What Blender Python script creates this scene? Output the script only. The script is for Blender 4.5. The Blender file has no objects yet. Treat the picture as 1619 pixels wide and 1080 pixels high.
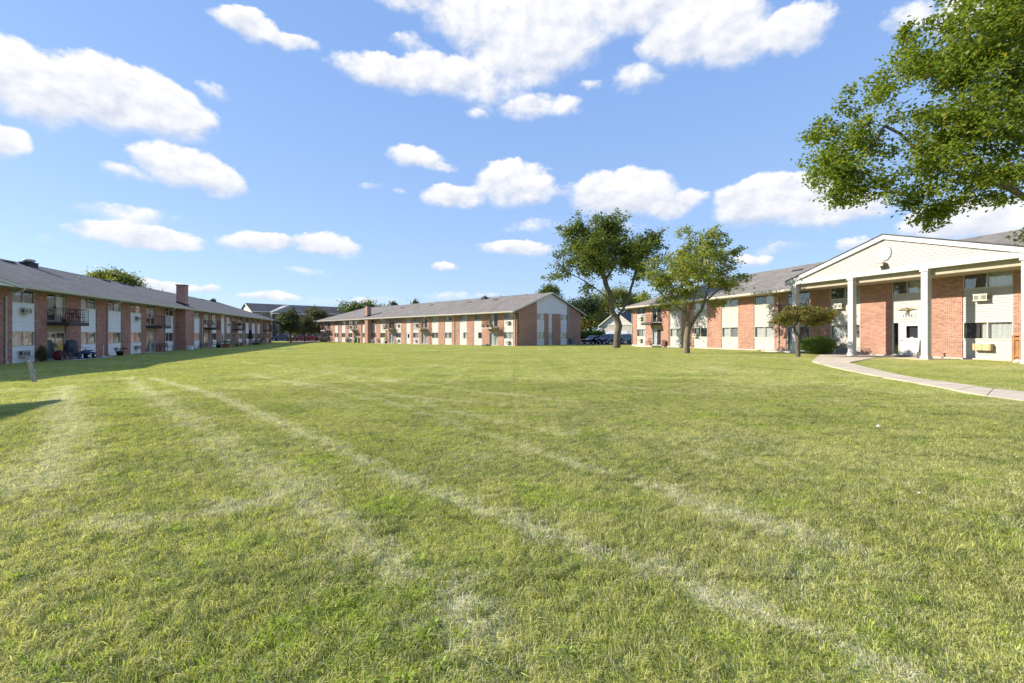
import bpy, math, random
import numpy as np
from mathutils import Vector, Matrix
R = math.radians
rnd = random.Random(7)
sc = bpy.context.scene
C = sc.collection

# ------------------------------------------------------------------ camera
CAMZ = 1.6
FPX = 719.6          # focal length in pixels of the 1619 px wide photograph
HOR = 529.0
cd = bpy.data.cameras.new('camera'); cam = bpy.data.objects.new('camera', cd); C.objects.link(cam)
cam.location = (0, 0, CAMZ); cam.rotation_euler = (R(90), 0, 0)
cd.lens = 16; cd.sensor_width = 36; cd.shift_y = -11/1619; cd.clip_start = .1; cd.clip_end = 3000
sc.camera = cam

# ------------------------------------------------------------------ sun, sky and exposure
SUN_EL = 29.0
TRAV = Vector((math.cos(R(-3)), math.sin(R(-3)), 0))       # horizontal way the light travels
sd = Vector((-TRAV.x*math.cos(R(SUN_EL)), -TRAV.y*math.cos(R(SUN_EL)), math.sin(R(SUN_EL))))   # towards the sun
sl = bpy.data.lights.new('sun', 'SUN'); sl.energy = 4.8; sl.angle = R(.5); sl.color = (1, .90, .76)
so = bpy.data.objects.new('sun', sl); C.objects.link(so)
so.rotation_euler = sd.to_track_quat('Z', 'Y').to_euler(); so.location = (-40, 10, 40)
sc.view_settings.view_transform = 'Standard'; sc.view_settings.look = 'None'
sc.view_settings.gamma = 1; sc.view_settings.exposure = .76
sc.render.engine = 'CYCLES'
sc.cycles.max_bounces = 6; sc.cycles.diffuse_bounces = 2; sc.cycles.transparent_max_bounces = 12

def azel(px, py):
    dx = px-809.5
    return math.atan(dx/FPX), math.atan((HOR-py)/math.hypot(FPX, dx))

# each cloud: centre and radii in pixels of the photograph turned into sky directions, weight
CLOUDS = [
 (50,140,115,62,1.15),(175,152,115,62,1.25),(262,180,82,46,1.1),(4,224,46,30,1.0),(343,147,30,15,.45),
 (392,40,58,24,1.0),(452,62,56,17,.95),(285,262,72,34,1.1),(345,285,48,28,1.0),(205,272,50,14,.5),
 (205,340,95,17,.5),(215,375,112,23,1.15),(415,382,75,17,.95),(515,388,60,19,.95),
 (650,-15,85,42,.95),(735,20,75,60,.9),(625,118,98,30,1.0),(720,120,100,42,1.0),(830,75,110,72,1.15),(770,140,70,30,.7),
 (655,72,40,20,.5),(890,35,90,60,1.0),(1010,10,120,50,1.1),(1110,50,105,60,1.25),(1165,78,80,36,1.1),(1250,50,80,40,1.0),
 (1012,118,48,28,.55),(845,172,75,22,.75),(932,133,24,10,.5),
 (655,248,48,18,.85),(692,262,28,10,.7),(815,292,68,40,1.2),(725,310,60,20,1.0),(890,300,40,18,.4),
 (985,305,88,40,1.2),(1060,325,60,24,.95),(815,393,64,15,.85),(702,420,24,10,.8),(760,178,22,10,.4),
 (1215,320,90,42,1.2),(1310,335,110,26,.9),(1290,298,40,18,.6),(1500,352,88,34,1.2),(1600,355,80,36,1.1),
 (1440,26,52,24,.6),(1560,10,110,50,.8),(1352,382,28,12,.7),(1190,408,32,12,.6),(830,356,50,10,.35),(585,292,22,8,.3),
 (262,452,60,10,.75),(330,456,26,9,.8),(398,466,26,7,.7),(435,468,38,9,.75),(75,377,22,10,.35),
 (-60,80,90,60,.8),(-200,150,160,70,1.0),(1750,120,160,80,1.0),(1900,320,200,60,1.0),(600,478,90,8,.35),(1240,388,46,10,.35),
 (740,470,70,7,.4),(960,360,120,10,.25),(630,302,14,8,.35),(480,430,60,8,.2)]

w = bpy.data.worlds.new('World'); sc.world = w; w.use_nodes = True
def world_nodes():
    nt = w.node_tree; nt.nodes.clear(); N = nt.nodes.new; L = nt.links.new
    def mth(op, a, b=None, c=None, clamp=False):
        n = N('ShaderNodeMath'); n.operation = op; n.use_clamp = clamp
        for i, v in enumerate((a, b, c)):
            if v is None: continue
            if isinstance(v, (int, float)): n.inputs[i].default_value = v
            else: L(v, n.inputs[i])
        return n.outputs[0]
    def vm(op, a, b=None):
        n = N('ShaderNodeVectorMath'); n.operation = op
        for i, v in enumerate((a, b)):
            if v is None: continue
            if isinstance(v, tuple): n.inputs[i].default_value = v
            else: L(v, n.inputs[i])
        return n
    out = N('ShaderNodeOutputWorld'); bg = N('ShaderNodeBackground'); bg.inputs[1].default_value = .145
    L(bg.outputs[0], out.inputs[0])
    sky = N('ShaderNodeTexSky'); sky.sky_type = 'NISHITA'; sky.sun_disc = False
    sky.sun_elevation = R(SUN_EL); sky.sun_rotation = math.atan2(sd.x, sd.y)
    sky.air_density = 1.0; sky.dust_density = .6; sky.ozone_density = 2.0; sky.altitude = 200
    tc = N('ShaderNodeTexCoord'); nrm = vm('NORMALIZE', tc.outputs['Generated'])
    sp = N('ShaderNodeSeparateXYZ'); L(nrm.outputs[0], sp.inputs[0])
    az = mth('ARCTAN2', sp.outputs[0], sp.outputs[1]); el = mth('ARCSINE', sp.outputs[2])
    cb = N('ShaderNodeCombineXYZ'); L(az, cb.inputs[0]); L(el, cb.inputs[1])
    # billowing edges: warp the sky direction with noise
    wn = N('ShaderNodeTexNoise'); wn.inputs['Scale'].default_value = 9; wn.inputs['Detail'].default_value = 5; wn.inputs['Roughness'].default_value = .62
    sc0 = vm('MULTIPLY', cb.outputs[0], (1, 1.5, 1)); L(sc0.outputs[0], wn.inputs['Vector'])
    wv = vm('SUBTRACT', wn.outputs['Color'], (.5, .5, .5)); wv2 = vm('MULTIPLY', wv.outputs[0], (.07, .045, 0))
    p = vm('ADD', cb.outputs[0], wv2.outputs[0])
    acc = None; wsum = None; bsum = None
    for (cx, cy, rx, ry, wt) in CLOUDS:
        a, e = azel(cx, cy); a1, _ = azel(cx+rx, cy); a0, _ = azel(cx-rx, cy); _, e1 = azel(cx, cy-ry); _, e0 = azel(cx, cy+ry)
        ra = max((a1-a0)/2, .01)*1.12; re = max((e1-e0)/2, .006)*1.12
        # each cloud waits for the one before it (keeps the shader's working memory small); z is dropped again below
        pv = p.outputs[0]
        if acc is not None:
            cz = N('ShaderNodeCombineXYZ'); L(bsum, cz.inputs[2]); pv = vm('ADD', p.outputs[0], cz.outputs[0]).outputs[0]
        d = vm('SUBTRACT', pv, (a, e, 0)); d2 = vm('MULTIPLY', d.outputs[0], (1/ra, 1/re, 0))
        dd = vm('DOT_PRODUCT', d2.outputs[0], d2.outputs[0])
        v = mth('MULTIPLY_ADD', dd.outputs['Value'], -wt, wt)
        acc = v if acc is None else mth('MAXIMUM', acc, v)
        sy = N('ShaderNodeSeparateXYZ'); L(d2.outputs[0], sy.inputs[0])
        wg = mth('POWER', mth('MAXIMUM', mth('ADD', v, .35), 0.0), 3.0)
        wsum = wg if wsum is None else mth('ADD', wsum, wg)
        bsum = mth('MULTIPLY', wg, sy.outputs[1]) if bsum is None else mth('MULTIPLY_ADD', wg, sy.outputs[1], bsum)
    def fbm(off, scale, det):
        n = N('ShaderNodeTexNoise'); n.inputs['Scale'].default_value = scale; n.inputs['Detail'].default_value = det
        n.inputs['Roughness'].default_value = .6
        v = vm('ADD', sc0.outputs[0], off); L(v.outputs[0], n.inputs['Vector']); return n.outputs['Fac']
    f = fbm((3, 1, 5), 15, 8)
    fa = fbm((3, 1, 5), 15, 3); fs = fbm((3-.014, 1+.018, 5), 15, 3)
    dens = mth('ADD', acc, mth('MULTIPLY', mth('SUBTRACT', f, .5), 1.5))
    under = mth('DIVIDE', bsum, mth('ADD', wsum, .001))          # -1 at a cloud's base, +1 at its top
    mr = N('ShaderNodeMapRange'); mr.interpolation_type = 'SMOOTHSTEP'; L(dens, mr.inputs[0])
    mr.inputs[1].default_value = .05; L(mth('MAXIMUM', mth('MULTIPLY_ADD', under, -.40, .70), .38), mr.inputs[2])
    # soft grey relief inside the cloud
    rel = mth('MULTIPLY_ADD', mth('SUBTRACT', fs, fa), 2.3, mth('MULTIPLY_ADD', under, -.62, .30), clamp=True)
    cm = N('ShaderNodeMix'); cm.data_type = 'RGBA'; L(rel, cm.inputs['Factor'])
    cm.inputs['A'].default_value = (4.2, 4.2, 4.25, 1); cm.inputs['B'].default_value = (2.7, 2.98, 3.6, 1)
    # clear sky: Nishita, paler towards the horizon as in hazy summer air
    hz = mth('POWER', mth('SUBTRACT', 1.0, mth('MAXIMUM', sp.outputs[2], 0.0), clamp=True), 5.0)
    skm = N('ShaderNodeMix'); skm.data_type = 'RGBA'; skm.blend_type = 'MULTIPLY'; skm.inputs['Factor'].default_value = 1
    L(sky.outputs[0], skm.inputs['A']); skm.inputs['B'].default_value = SKYTINT
    sk2 = N('ShaderNodeMix'); sk2.data_type = 'RGBA'; L(mth('MULTIPLY', hz, .55), sk2.inputs['Factor'])
    # the glare side of the Nishita sky is toned towards an even summer blue that pales downwards
    gr = N('ShaderNodeMix'); gr.data_type = 'RGBA'; L(mth('POWER', mth('SUBTRACT', 1.0, mth('MAXIMUM', sp.outputs[2], 0.0), clamp=True), 2.6), gr.inputs['Factor'])
    gr.inputs['A'].default_value = SKYTOP; gr.inputs['B'].default_value = SKYLOW
    L(skm.outputs['Result'], sk2.inputs['A']); L(gr.outputs['Result'], sk2.inputs['B']); sk2.inputs['Factor'].default_value = .82
    for l_ in list(nt.links):
        if l_.to_socket == sk2.inputs['Factor']: nt.links.remove(l_)
    fin = N('ShaderNodeMix'); fin.data_type = 'RGBA'
    L(mth('MULTIPLY', mr.outputs[0], .97), fin.inputs['Factor']); L(sk2.outputs['Result'], fin.inputs['A']); L(cm.outputs['Result'], fin.inputs['B'])
    L(fin.outputs['Result'], bg.inputs[0])
SKYTINT = (1.0, 1.05, 1.0, 1); SKYTOP = (.95, 1.74, 3.65, 1); SKYLOW = (2.15, 2.98, 4.35, 1)
world_nodes()

# ------------------------------------------------------------------ materials
MATS = {}
class NT:
    def __init__(s, name):
        s.m = bpy.data.materials.new(name); s.m.use_nodes = True; s.t = s.m.node_tree; s.t.nodes.clear()
        s.out = s.t.nodes.new('ShaderNodeOutputMaterial')
    def n(s, typ, **kw):
        n = s.t.nodes.new(typ)
        for k, v in kw.items():
            if k in n.inputs: s.set(n.inputs[k], v)
            else: setattr(n, k, v)
        return n
    def set(s, inp, v):
        if isinstance(v, bpy.types.NodeSocket): s.t.links.new(v, inp)
        else: inp.default_value = v
    def math(s, op, a, b=None, c=None, clamp=False):
        n = s.t.nodes.new('ShaderNodeMath'); n.operation = op; n.use_clamp = clamp
        for i, v in enumerate((a, b, c)):
            if v is not None: s.set(n.inputs[i], v)
        return n.outputs[0]
    def vm(s, op, a, b=None, out=0):
        n = s.t.nodes.new('ShaderNodeVectorMath'); n.operation = op
        s.set(n.inputs[0], a)
        if b is not None: s.set(n.inputs[1], b)
        return n.outputs[out]
    def mix(s, f, a, b, mode='MIX'):
        n = s.t.nodes.new('ShaderNodeMix'); n.data_type = 'RGBA'; n.blend_type = mode
        s.set(n.inputs['Factor'], f)
        s.set(n.inputs['A'], a if not isinstance(a, tuple) else (*a[:3], 1)); s.set(n.inputs['B'], b if not isinstance(b, tuple) else (*b[:3], 1))
        return n.outputs['Result']
    def noise(s, vec, scale, det=3, rough=.55, out='Fac'):
        n = s.n('ShaderNodeTexNoise', Scale=scale, Detail=det, Roughness=rough); s.t.links.new(vec, n.inputs['Vector']); return n.outputs[out]
    def ramp(s, f, lo, hi, a=0., b=1.):
        n = s.n('ShaderNodeMapRange'); s.set(n.inputs[0], f)
        for i, v in zip((1, 2, 3, 4), (lo, hi, a, b)): n.inputs[i].default_value = v
        return n.outputs[0]
    def bsdf(s, color, rough=.8, spec=.3, metal=0., normal=None, **kw):
        n = s.n('ShaderNodeBsdfPrincipled'); s.set(n.inputs['Base Color'], color if not isinstance(color, tuple) else (*color[:3], 1))
        s.set(n.inputs['Roughness'], rough); s.set(n.inputs['Specular IOR Level'], spec); s.set(n.inputs['Metallic'], metal)
        if normal is not None: s.set(n.inputs['Normal'], normal)
        for k, v in kw.items(): s.set(n.inputs[k], v)
        return n.outputs[0]
    def bump(s, h, strength=.3, dist=.01):
        n = s.n('ShaderNodeBump', Strength=strength, Distance=dist); s.t.links.new(h, n.inputs['Height']); return n.outputs[0]
    def done(s, sh):
        s.t.links.new(sh, s.out.inputs[0]); return s.m

def plain(name, col, rough=.7, spec=.3, metal=0., var=.12, scale=3., bump=0.):
    if name in MATS: return MATS[name]
    t = NT(name); oc = t.n('ShaderNodeTexCoord').outputs['Object']
    nz = t.noise(oc, scale, 4); f = t.ramp(nz, .3, .7, 1-var, 1+var)
    c = t.vm('SCALE', t.n('ShaderNodeRGB').outputs[0]); c.node.inputs[0].links[0].from_node.outputs[0].default_value = (*col, 1)
    t.set(c.node.inputs['Scale'], f)
    nm = t.bump(t.noise(oc, scale*12, 4), bump, .01) if bump else None
    MATS[name] = t.done(t.bsdf(c, rough, spec, metal, nm)); return MATS[name]

def brick_mat(name, c1, c2, mortar):
    t = NT(name); oc = t.n('ShaderNodeTexCoord').outputs['Object']
    s = t.n('ShaderNodeSeparateXYZ'); t.set(s.inputs[0], oc)
    u = t.math('ADD', s.outputs[0], s.outputs[1]); cb = t.n('ShaderNodeCombineXYZ'); t.set(cb.inputs[0], u); t.set(cb.inputs[1], s.outputs[2])
    b = t.n('ShaderNodeTexBrick', Scale=1.0, Bias=0.0); t.set(b.inputs['Vector'], cb.outputs[0])
    b.offset = .5; b.inputs['Mortar Size'].default_value = .011; b.inputs['Mortar Smooth'].default_value = .2
    b.inputs['Brick Width'].default_value = .215; b.inputs['Row Height'].default_value = .073
    b.inputs['Color1'].default_value = (*c1, 1); b.inputs['Color2'].default_value = (*c2, 1); b.inputs['Mortar'].default_value = (*mortar, 1)
    # every brick its own tone, and slow weathering over the wall
    row = t.math('FLOOR', t.math('DIVIDE', s.outputs[2], .073))
    sh = t.math('MULTIPLY', t.math('MODULO', t.math('ABSOLUTE', row), 2.0), .1075)
    colm = t.math('FLOOR', t.math('DIVIDE', t.math('ADD', u, sh), .215))
    wn = t.n('ShaderNodeTexWhiteNoise', noise_dimensions='2D'); c2d = t.n('ShaderNodeCombineXYZ'); t.set(c2d.inputs[0], colm); t.set(c2d.inputs[1], row)
    t.set(wn.inputs['Vector'], c2d.outputs[0])
    tone = t.ramp(wn.outputs['Value'], 0, 1, .58, 1.36)
    br = t.vm('SCALE', b.outputs['Color']); t.set(br.node.inputs['Scale'], tone)
    col = t.mix(b.outputs['Fac'], br, mortar)
    wth = t.ramp(t.noise(oc, .7, 4), .3, .75, .86, 1.1)
    c = t.vm('SCALE', col); t.set(c.node.inputs['Scale'], wth)
    h = t.math('SUBTRACT', t.math('MULTIPLY', t.noise(oc, 60, 3), .3), b.outputs['Fac'])
    return t.done(t.bsdf(c, .88, .2, 0, t.bump(h, .6, .006)))

def shingle_mat(name, ca, cb_):
    t = NT(name); oc = t.n('ShaderNodeTexCoord').outputs['Object']
    s = t.n('ShaderNodeSeparateXYZ'); t.set(s.inputs[0], oc)
    slope = t.math('MULTIPLY', s.outputs[1], 1.07)
    row = t.math('FLOOR', t.math('DIVIDE', slope, .14))
    wr = t.n('ShaderNodeTexWhiteNoise', noise_dimensions='1D'); t.set(wr.inputs['W'], row)
    u = t.math('ADD', s.outputs[0], t.math('MULTIPLY', wr.outputs['Value'], 3.0))
    colm = t.math('FLOOR', t.math('DIVIDE', u, .30))
    c2d = t.n('ShaderNodeCombineXYZ'); t.set(c2d.inputs[0], colm); t.set(c2d.inputs[1], row)
    wn = t.n('ShaderNodeTexWhiteNoise', noise_dimensions='2D'); t.set(wn.inputs['Vector'], c2d.outputs[0])
    base = t.mix(wn.outputs['Value'], ca, cb_)
    base = t.mix(t.ramp(t.noise(oc, 90, 2), .35, .65), t.mix(.35, base, (.04, .04, .045)), base)
    wth = t.ramp(t.noise(t.vm('MULTIPLY', oc, (.6, .12, 1)), 1.2, 5), .3, .7, .84, 1.14)
    c = t.vm('SCALE', base); t.set(c.node.inputs['Scale'], wth)
    fr = t.math('FRACT', t.math('DIVIDE', slope, .14))
    return t.done(t.bsdf(c, .92, .15, 0, t.bump(t.math('ADD', fr, t.math('MULTIPLY', wn.outputs['Value'], .4)), .5, .012)))

def siding_mat(name, col):
    t = NT(name); oc = t.n('ShaderNodeTexCoord').outputs['Object']
    s = t.n('ShaderNodeSeparateXYZ'); t.set(s.inputs[0], oc)
    row = t.math('FLOOR', t.math('DIVIDE', s.outputs[2], .15))
    wr = t.n('ShaderNodeTexWhiteNoise', noise_dimensions='1D'); t.set(wr.inputs['W'], row)
    streak = t.ramp(t.noise(t.vm('MULTIPLY', oc, (6, 6, .5)), 1.5, 4), .3, .75, .90, 1.03)
    k = t.math('MULTIPLY', t.ramp(wr.outputs['Value'], 0, 1, .96, 1.03), streak)
    c = t.vm('SCALE', t.n('ShaderNodeRGB').outputs[0]); c.node.inputs[0].links[0].from_node.outputs[0].default_value = (*col, 1)
    t.set(c.node.inputs['Scale'], k)
    return t.done(t.bsdf(c, .55, .35, 0, t.bump(t.noise(t.vm('MULTIPLY', oc, (3, 3, 30)), 4, 3), .12, .004)))

def glass_mat():
    t = NT('window_glass'); oc = t.n('ShaderNodeNewGeometry').outputs['Position']
    nm = t.bump(t.noise(oc, 1.6, 2), .12, .05)
    gg = t.n('ShaderNodeNewGeometry'); fc = t.math('ABSOLUTE', t.vm('DOT_PRODUCT', gg.outputs['Normal'], gg.outputs['Incoming'], 1))
    frs = t.math('MULTIPLY_ADD', t.math('POWER', t.math('SUBTRACT', 1.0, fc, clamp=True), 5.0), .9, .05)
    gl = t.n('ShaderNodeBsdfGlossy', Roughness=.015); t.t.links.new(nm, gl.inputs['Normal'])
    tr = t.n('ShaderNodeBsdfTransparent'); tr.inputs[0].default_value = (.93, .95, .95, 1)
    mx = t.n('ShaderNodeMixShader'); t.set(mx.inputs[0], t.math('MULTIPLY_ADD', frs, 1.5, .03, clamp=True))
    t.t.links.new(tr.outputs[0], mx.inputs[1]); t.t.links.new(gl.outputs[0], mx.inputs[2])
    return t.done(mx.outputs[0])

def leaf_mat(name, ca, cb_, cc=None, pc=.06, trans=.45):
    t = NT(name)
    g = t.n('ShaderNodeNewGeometry'); r = g.outputs['Random Per Island']
    col = t.mix(r, ca, cb_)
    big = t.noise(g.outputs['Position'], .9, 2)
    col = t.mix(t.ramp(big, .35, .68), col, t.mix(.5, col, cb_))
    if cc is not None:
        r2 = t.math('FRACT', t.math('MULTIPLY', r, 37.7))
        col = t.mix(t.math('LESS_THAN', r2, pc), col, cc)
    p = t.bsdf(col, .5, .35)
    tl = t.n('ShaderNodeBsdfTranslucent'); t.set(tl.inputs[0], t.mix(1.0, col, (1.25, 1.35, .55), 'MULTIPLY'))
    mx = t.n('ShaderNodeMixShader'); mx.inputs[0].default_value = trans
    t.t.links.new(p, mx.inputs[1]); t.t.links.new(tl.outputs[0], mx.inputs[2])
    MATS[name] = t.done(mx.outputs[0]); return MATS[name]

def bark_mat(name, ca, cb_):
    t = NT(name); oc = t.n('ShaderNodeTexCoord').outputs['Object']
    v = t.vm('MULTIPLY', oc, (1, 1, .25)); n1 = t.noise(v, 14, 5, .7)
    col = t.mix(t.ramp(n1, .35, .65), ca, cb_)
    col = t.mix(t.ramp(t.noise(oc, 2.2, 3), .5, .7, 0, .35), col, (.17, .19, .09))
    return t.done(t.bsdf(col, .95, .1, 0, t.bump(n1, .9, .03)))

# ------------------------------------------------------------------ mesh building helpers
class MB:
    def __init__(s): s.v = []; s.f = []; s.mi = []; s.cur = 0; s.smooth = False; s.sm = []
    def add(s, vs, fs):
        b = len(s.v); s.v += [tuple(v) for v in vs]
        for f in fs: s.f.append(tuple(b+i for i in f)); s.mi.append(s.cur); s.sm.append(s.smooth)
        return s
    def box(s, x0, y0, z0, x1, y1, z1):
        v = [(x0,y0,z0),(x1,y0,z0),(x1,y1,z0),(x0,y1,z0),(x0,y0,z1),(x1,y0,z1),(x1,y1,z1),(x0,y1,z1)]
        return s.add(v, [(0,3,2,1),(4,5,6,7),(0,1,5,4),(1,2,6,5),(2,3,7,6),(3,0,4,7)])
    def prism(s, poly, y0, y1):            # poly in (x,z), extruded along y
        n = len(poly); v = [(x, y0, z) for x, z in poly]+[(x, y1, z) for x, z in poly]
        return s.add(v, [tuple(range(n)), tuple(reversed(range(n, 2*n)))]+[(i, i+n, (i+1) % n+n, (i+1) % n) for i in range(n)])
    def slab(s, poly, z0, z1):             # poly in (x,y)
        n = len(poly); v = [(x, y, z0) for x, y in poly]+[(x, y, z1) for x, y in poly]
        return s.add(v, [tuple(reversed(range(n))), tuple(range(n, 2*n))]+[(i, (i+1) % n, (i+1) % n+n, i+n) for i in range(n)])
    def tube(s, pts, rad, n=8, caps=True, flat=1.0):
        pts = [Vector(p) for p in pts]; m = len(pts)
        rs = rad if isinstance(rad, (list, tuple)) else [rad]*m
        vs = []; prev = None
        for i, p in enumerate(pts):
            d = (pts[min(i+1, m-1)]-pts[max(i-1, 0)]).normalized()
            if prev is None:
                a = Vector((0, 0, 1)) if abs(d.z) < .9 else Vector((0, 1, 0)); prev = a.cross(d).normalized()
            a = (prev-d*prev.dot(d)).normalized(); b = d.cross(a); prev = a
            for k in range(n):
                t = 2*math.pi*k/n; vs.append(p+(a*math.cos(t)*flat+b*math.sin(t))*rs[i])
        fs = [(i*n+k, i*n+(k+1) % n, (i+1)*n+(k+1) % n, (i+1)*n+k) for i in range(m-1) for k in range(n)]
        if caps: fs += [tuple(reversed(range(n))), tuple((m-1)*n+k for k in range(n))]
        o = s.smooth; s.smooth = True; s.add(vs, fs); s.smooth = o; return s
    def lathe(s, prof, n=14, c=(0, 0, 0)):
        vs = [(c[0]+r*math.cos(2*math.pi*k/n), c[1]+r*math.sin(2*math.pi*k/n), c[2]+z) for r, z in prof for k in range(n)]
        m = len(prof); fs = [(i*n+k, i*n+(k+1) % n, (i+1)*n+(k+1) % n, (i+1)*n+k) for i in range(m-1) for k in range(n)]
        fs += [tuple(reversed(range(n))), tuple((m-1)*n+k for k in range(n))]
        o = s.smooth; s.smooth = True; s.add(vs, fs); s.smooth = o; return s
    def wheel(s, c, r, w, ax='y', n=20, inner=None):
        prof = [(r-.02*r*4, -w/2), (r, -w/3), (r, w/3), (r-.08*r, w/2)]
        vs = []
        for q, z in prof:
            for k in range(n):
                t = 2*math.pi*k/n
                vs.append((c[0]+q*math.cos(t), c[1]+z, c[2]+q*math.sin(t)) if ax == 'y' else (c[0]+z, c[1]+q*math.cos(t), c[2]+q*math.sin(t)))
        fs = [(i*n+k, i*n+(k+1) % n, (i+1)*n+(k+1) % n, (i+1)*n+k) for i in range(3) for k in range(n)]
        fs += [tuple(range(n)), tuple(3*n+k for k in range(n))]
        return s.add(vs, fs)
    def ring(s, c, r, t, n=24, ax='y'):
        pts = [(c[0]+r*math.cos(2*math.pi*k/n), c[1], c[2]+r*math.sin(2*math.pi*k/n)) if ax == 'y' else (c[0], c[1]+r*math.cos(2*math.pi*k/n), c[2]+r*math.sin(2*math.pi*k/n)) for k in range(n+1)]
        return s.tube(pts, t, 6, False)
    def build(s, name, mats, parent=None, mat=None):
        me = bpy.data.meshes.new(name); me.from_pydata(s.v, [], s.f)
        mats = mats if isinstance(mats, (list, tuple)) else [mats]
        for m in mats: me.materials.append(m)
        me.polygons.foreach_set('material_index', s.mi); me.polygons.foreach_set('use_smooth', s.sm); me.update()
        o = bpy.data.objects.new(name, me); C.objects.link(o)
        if parent is not None: o.parent = parent
        if mat is not None: o.matrix_local = mat
        return o

def tag(o, label=None, cat=None, group=None, kind=None):
    if label: o['label'] = label
    if cat: o['category'] = cat
    if group: o['group'] = group
    if kind: o['kind'] = kind
    return o
def empty(name, loc, rz=0, label=None, cat=None, group=None):
    o = bpy.data.objects.new(name, None); C.objects.link(o); o.location = loc; o.rotation_euler = (0, 0, rz)
    o.empty_display_size = .3
    return tag(o, label, cat, group)
def children(o): return [c for c in bpy.data.objects if c.parent == o]
def copy_tree(o, parent=None):
    c = o.copy(); C.objects.link(c); c.parent = parent
    for ch in children(o): copy_tree(ch, c)
    return c

# ------------------------------------------------------------------ terrain
CP = [(0,0,0),(-6,4,-.02),(-32,31,-.34),(-42,60,-.32),(-52,100,-.3),(-29,19,-.32),(-24,36,-.3),(0,66,-.17),(-25,90,-.17),(-48,114,-.17),(11,77,-.1),
      (17,58,.18),(23,40,.2),(26.5,27,.12),(28,10,.1),(0,28,-.08),(-10,45,-.2),(5,48,-.03),(13,36,.08),(18,29,.12),(12,14,.0),(0,-30,0),(0,200,0),(20,80,.03),(-60,125,0),
      (-60,60,-.1),(60,60,.1),(-25,0,-.1),(30,-10,.05),(100,200,0),(-120,200,0),(-18,25,-.26)]
CPa = np.array(CP)
def hgt(x, y):
    x = np.asarray(x, float); y = np.asarray(y, float)
    d2 = (x[..., None]-CPa[:, 0])**2+(y[..., None]-CPa[:, 1])**2
    s2 = 2*(5+.12*np.abs(CPa[:, 1]))**2
    wgt = np.exp(-d2/s2)+1e-4/(1+d2/400)
    h = (wgt*CPa[:, 2]).sum(-1)/wgt.sum(-1)
    return h
def H(x, y): return float(hgt(np.array([x]), np.array([y]))[0])
def ray(px): return (px-809.5)/FPX
def gpt(px, py):              # ground point seen at a pixel
    Y = 20.
    for _ in range(12): Y = (CAMZ-H(ray(px)*Y, Y))*FPX/(py-HOR)
    return Vector((ray(px)*Y, Y, H(ray(px)*Y, Y)))
def at(px, py, Y): return Vector((ray(px)*Y, Y, CAMZ+(HOR-py)/FPX*Y))
BRICK_S = brick_mat('brick_red', (.40,.162,.098), (.29,.105,.067), (.54,.44,.36))
BRICK_L = brick_mat('brick_shade_lifted', (.48,.205,.155), (.35,.145,.118), (.42,.31,.26))  # brick copy for the shaded left block, colour brightened in place of fill light
SHING = shingle_mat('grey_shingles', (.195,.178,.16), (.29,.268,.24))
SHING_D = shingle_mat('dark_shingles', (.085,.085,.095), (.13,.13,.14))
SIDE = siding_mat('cream_siding', (.49,.475,.435))
SIDE_W = siding_mat('siding_shade_lifted', (.84,.84,.84))  # siding colour pushed up so the left block's shaded face looks lighter
SIDE_G = siding_mat('gable_siding_lifted', (.78,.75,.75))  # gable-end copy, painted paler than the sunlit siding to lift its shade
GLASS = glass_mat()
TRIM = plain('trim_beige', (.56,.52,.43), .5, .35)
WHITE = plain('white_paint', (.54,.54,.53), .45, .4, var=.05)
SOFF = plain('soffit_tan', (.42,.37,.28), .7)
FASC = plain('gutter_white', (.54,.52,.46), .4, .4, var=.05)
BROWN = plain('balcony_brown', (.060,.048,.042), .6)
BEIGEB = plain('balcony_tan', (.40,.35,.28), .6)
IRON = plain('railing_black', (.02,.02,.022), .45, .4)
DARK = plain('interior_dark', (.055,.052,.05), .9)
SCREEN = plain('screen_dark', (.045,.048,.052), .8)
CONC = plain('concrete', (.50,.46,.40), .9, .2, var=.12, scale=1.5, bump=.3)
ACB = plain('ac_beige', (.55,.51,.42), .6, .35)
ACG = plain('ac_grille', (.09,.10,.11), .6)
PLY = plain('ac_wood_cover', (.55,.42,.24), .7)
BLACK = plain('matt_black', (.012,.012,.014), .6)
def curtain_mat(name, col, dens=9):
    t = NT(name); oc = t.n('ShaderNodeTexCoord').outputs['Object']
    s = t.n('ShaderNodeSeparateXYZ'); t.set(s.inputs[0], oc)
    f = t.math('SINE', t.math('MULTIPLY', s.outputs[0], 70.0))
    c = t.mix(t.ramp(f, -1, 1), tuple(k*.82 for k in col), col)
    return t.done(t.bsdf(c, .85, .1))
CURT = curtain_mat('blinds_white', (.72,.72,.70)); CURT2 = curtain_mat('curtain_grey', (.34,.34,.34))
CURT3 = curtain_mat('curtain_warm', (.50,.40,.30))

Z1A, Z1B, Z2A, Z2B, ZT = 1.12, 2.15, 4.06, 4.98, 5.03   # window bands and soffit, above the floor
OVH = 1.15; ROOFK = .368; DEPTH = 15.4

def lap(mb, x0, x1, z0, z1, y, h=.15):
    n = max(1, round((z1-z0)/h)); hh = (z1-z0)/n
    for i in range(n):
        a = z0+i*hh; b = a+hh
        mb.add([(x0, y-.04, a), (x1, y-.04, a), (x1, y-.002, b), (x0, y-.002, b), (x0, y, a), (x1, y, a)], [(0,1,2,3), (4,5,1,0)])
    mb.box(x0, y+.001, z0, x1, y+.10, z1)

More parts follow.
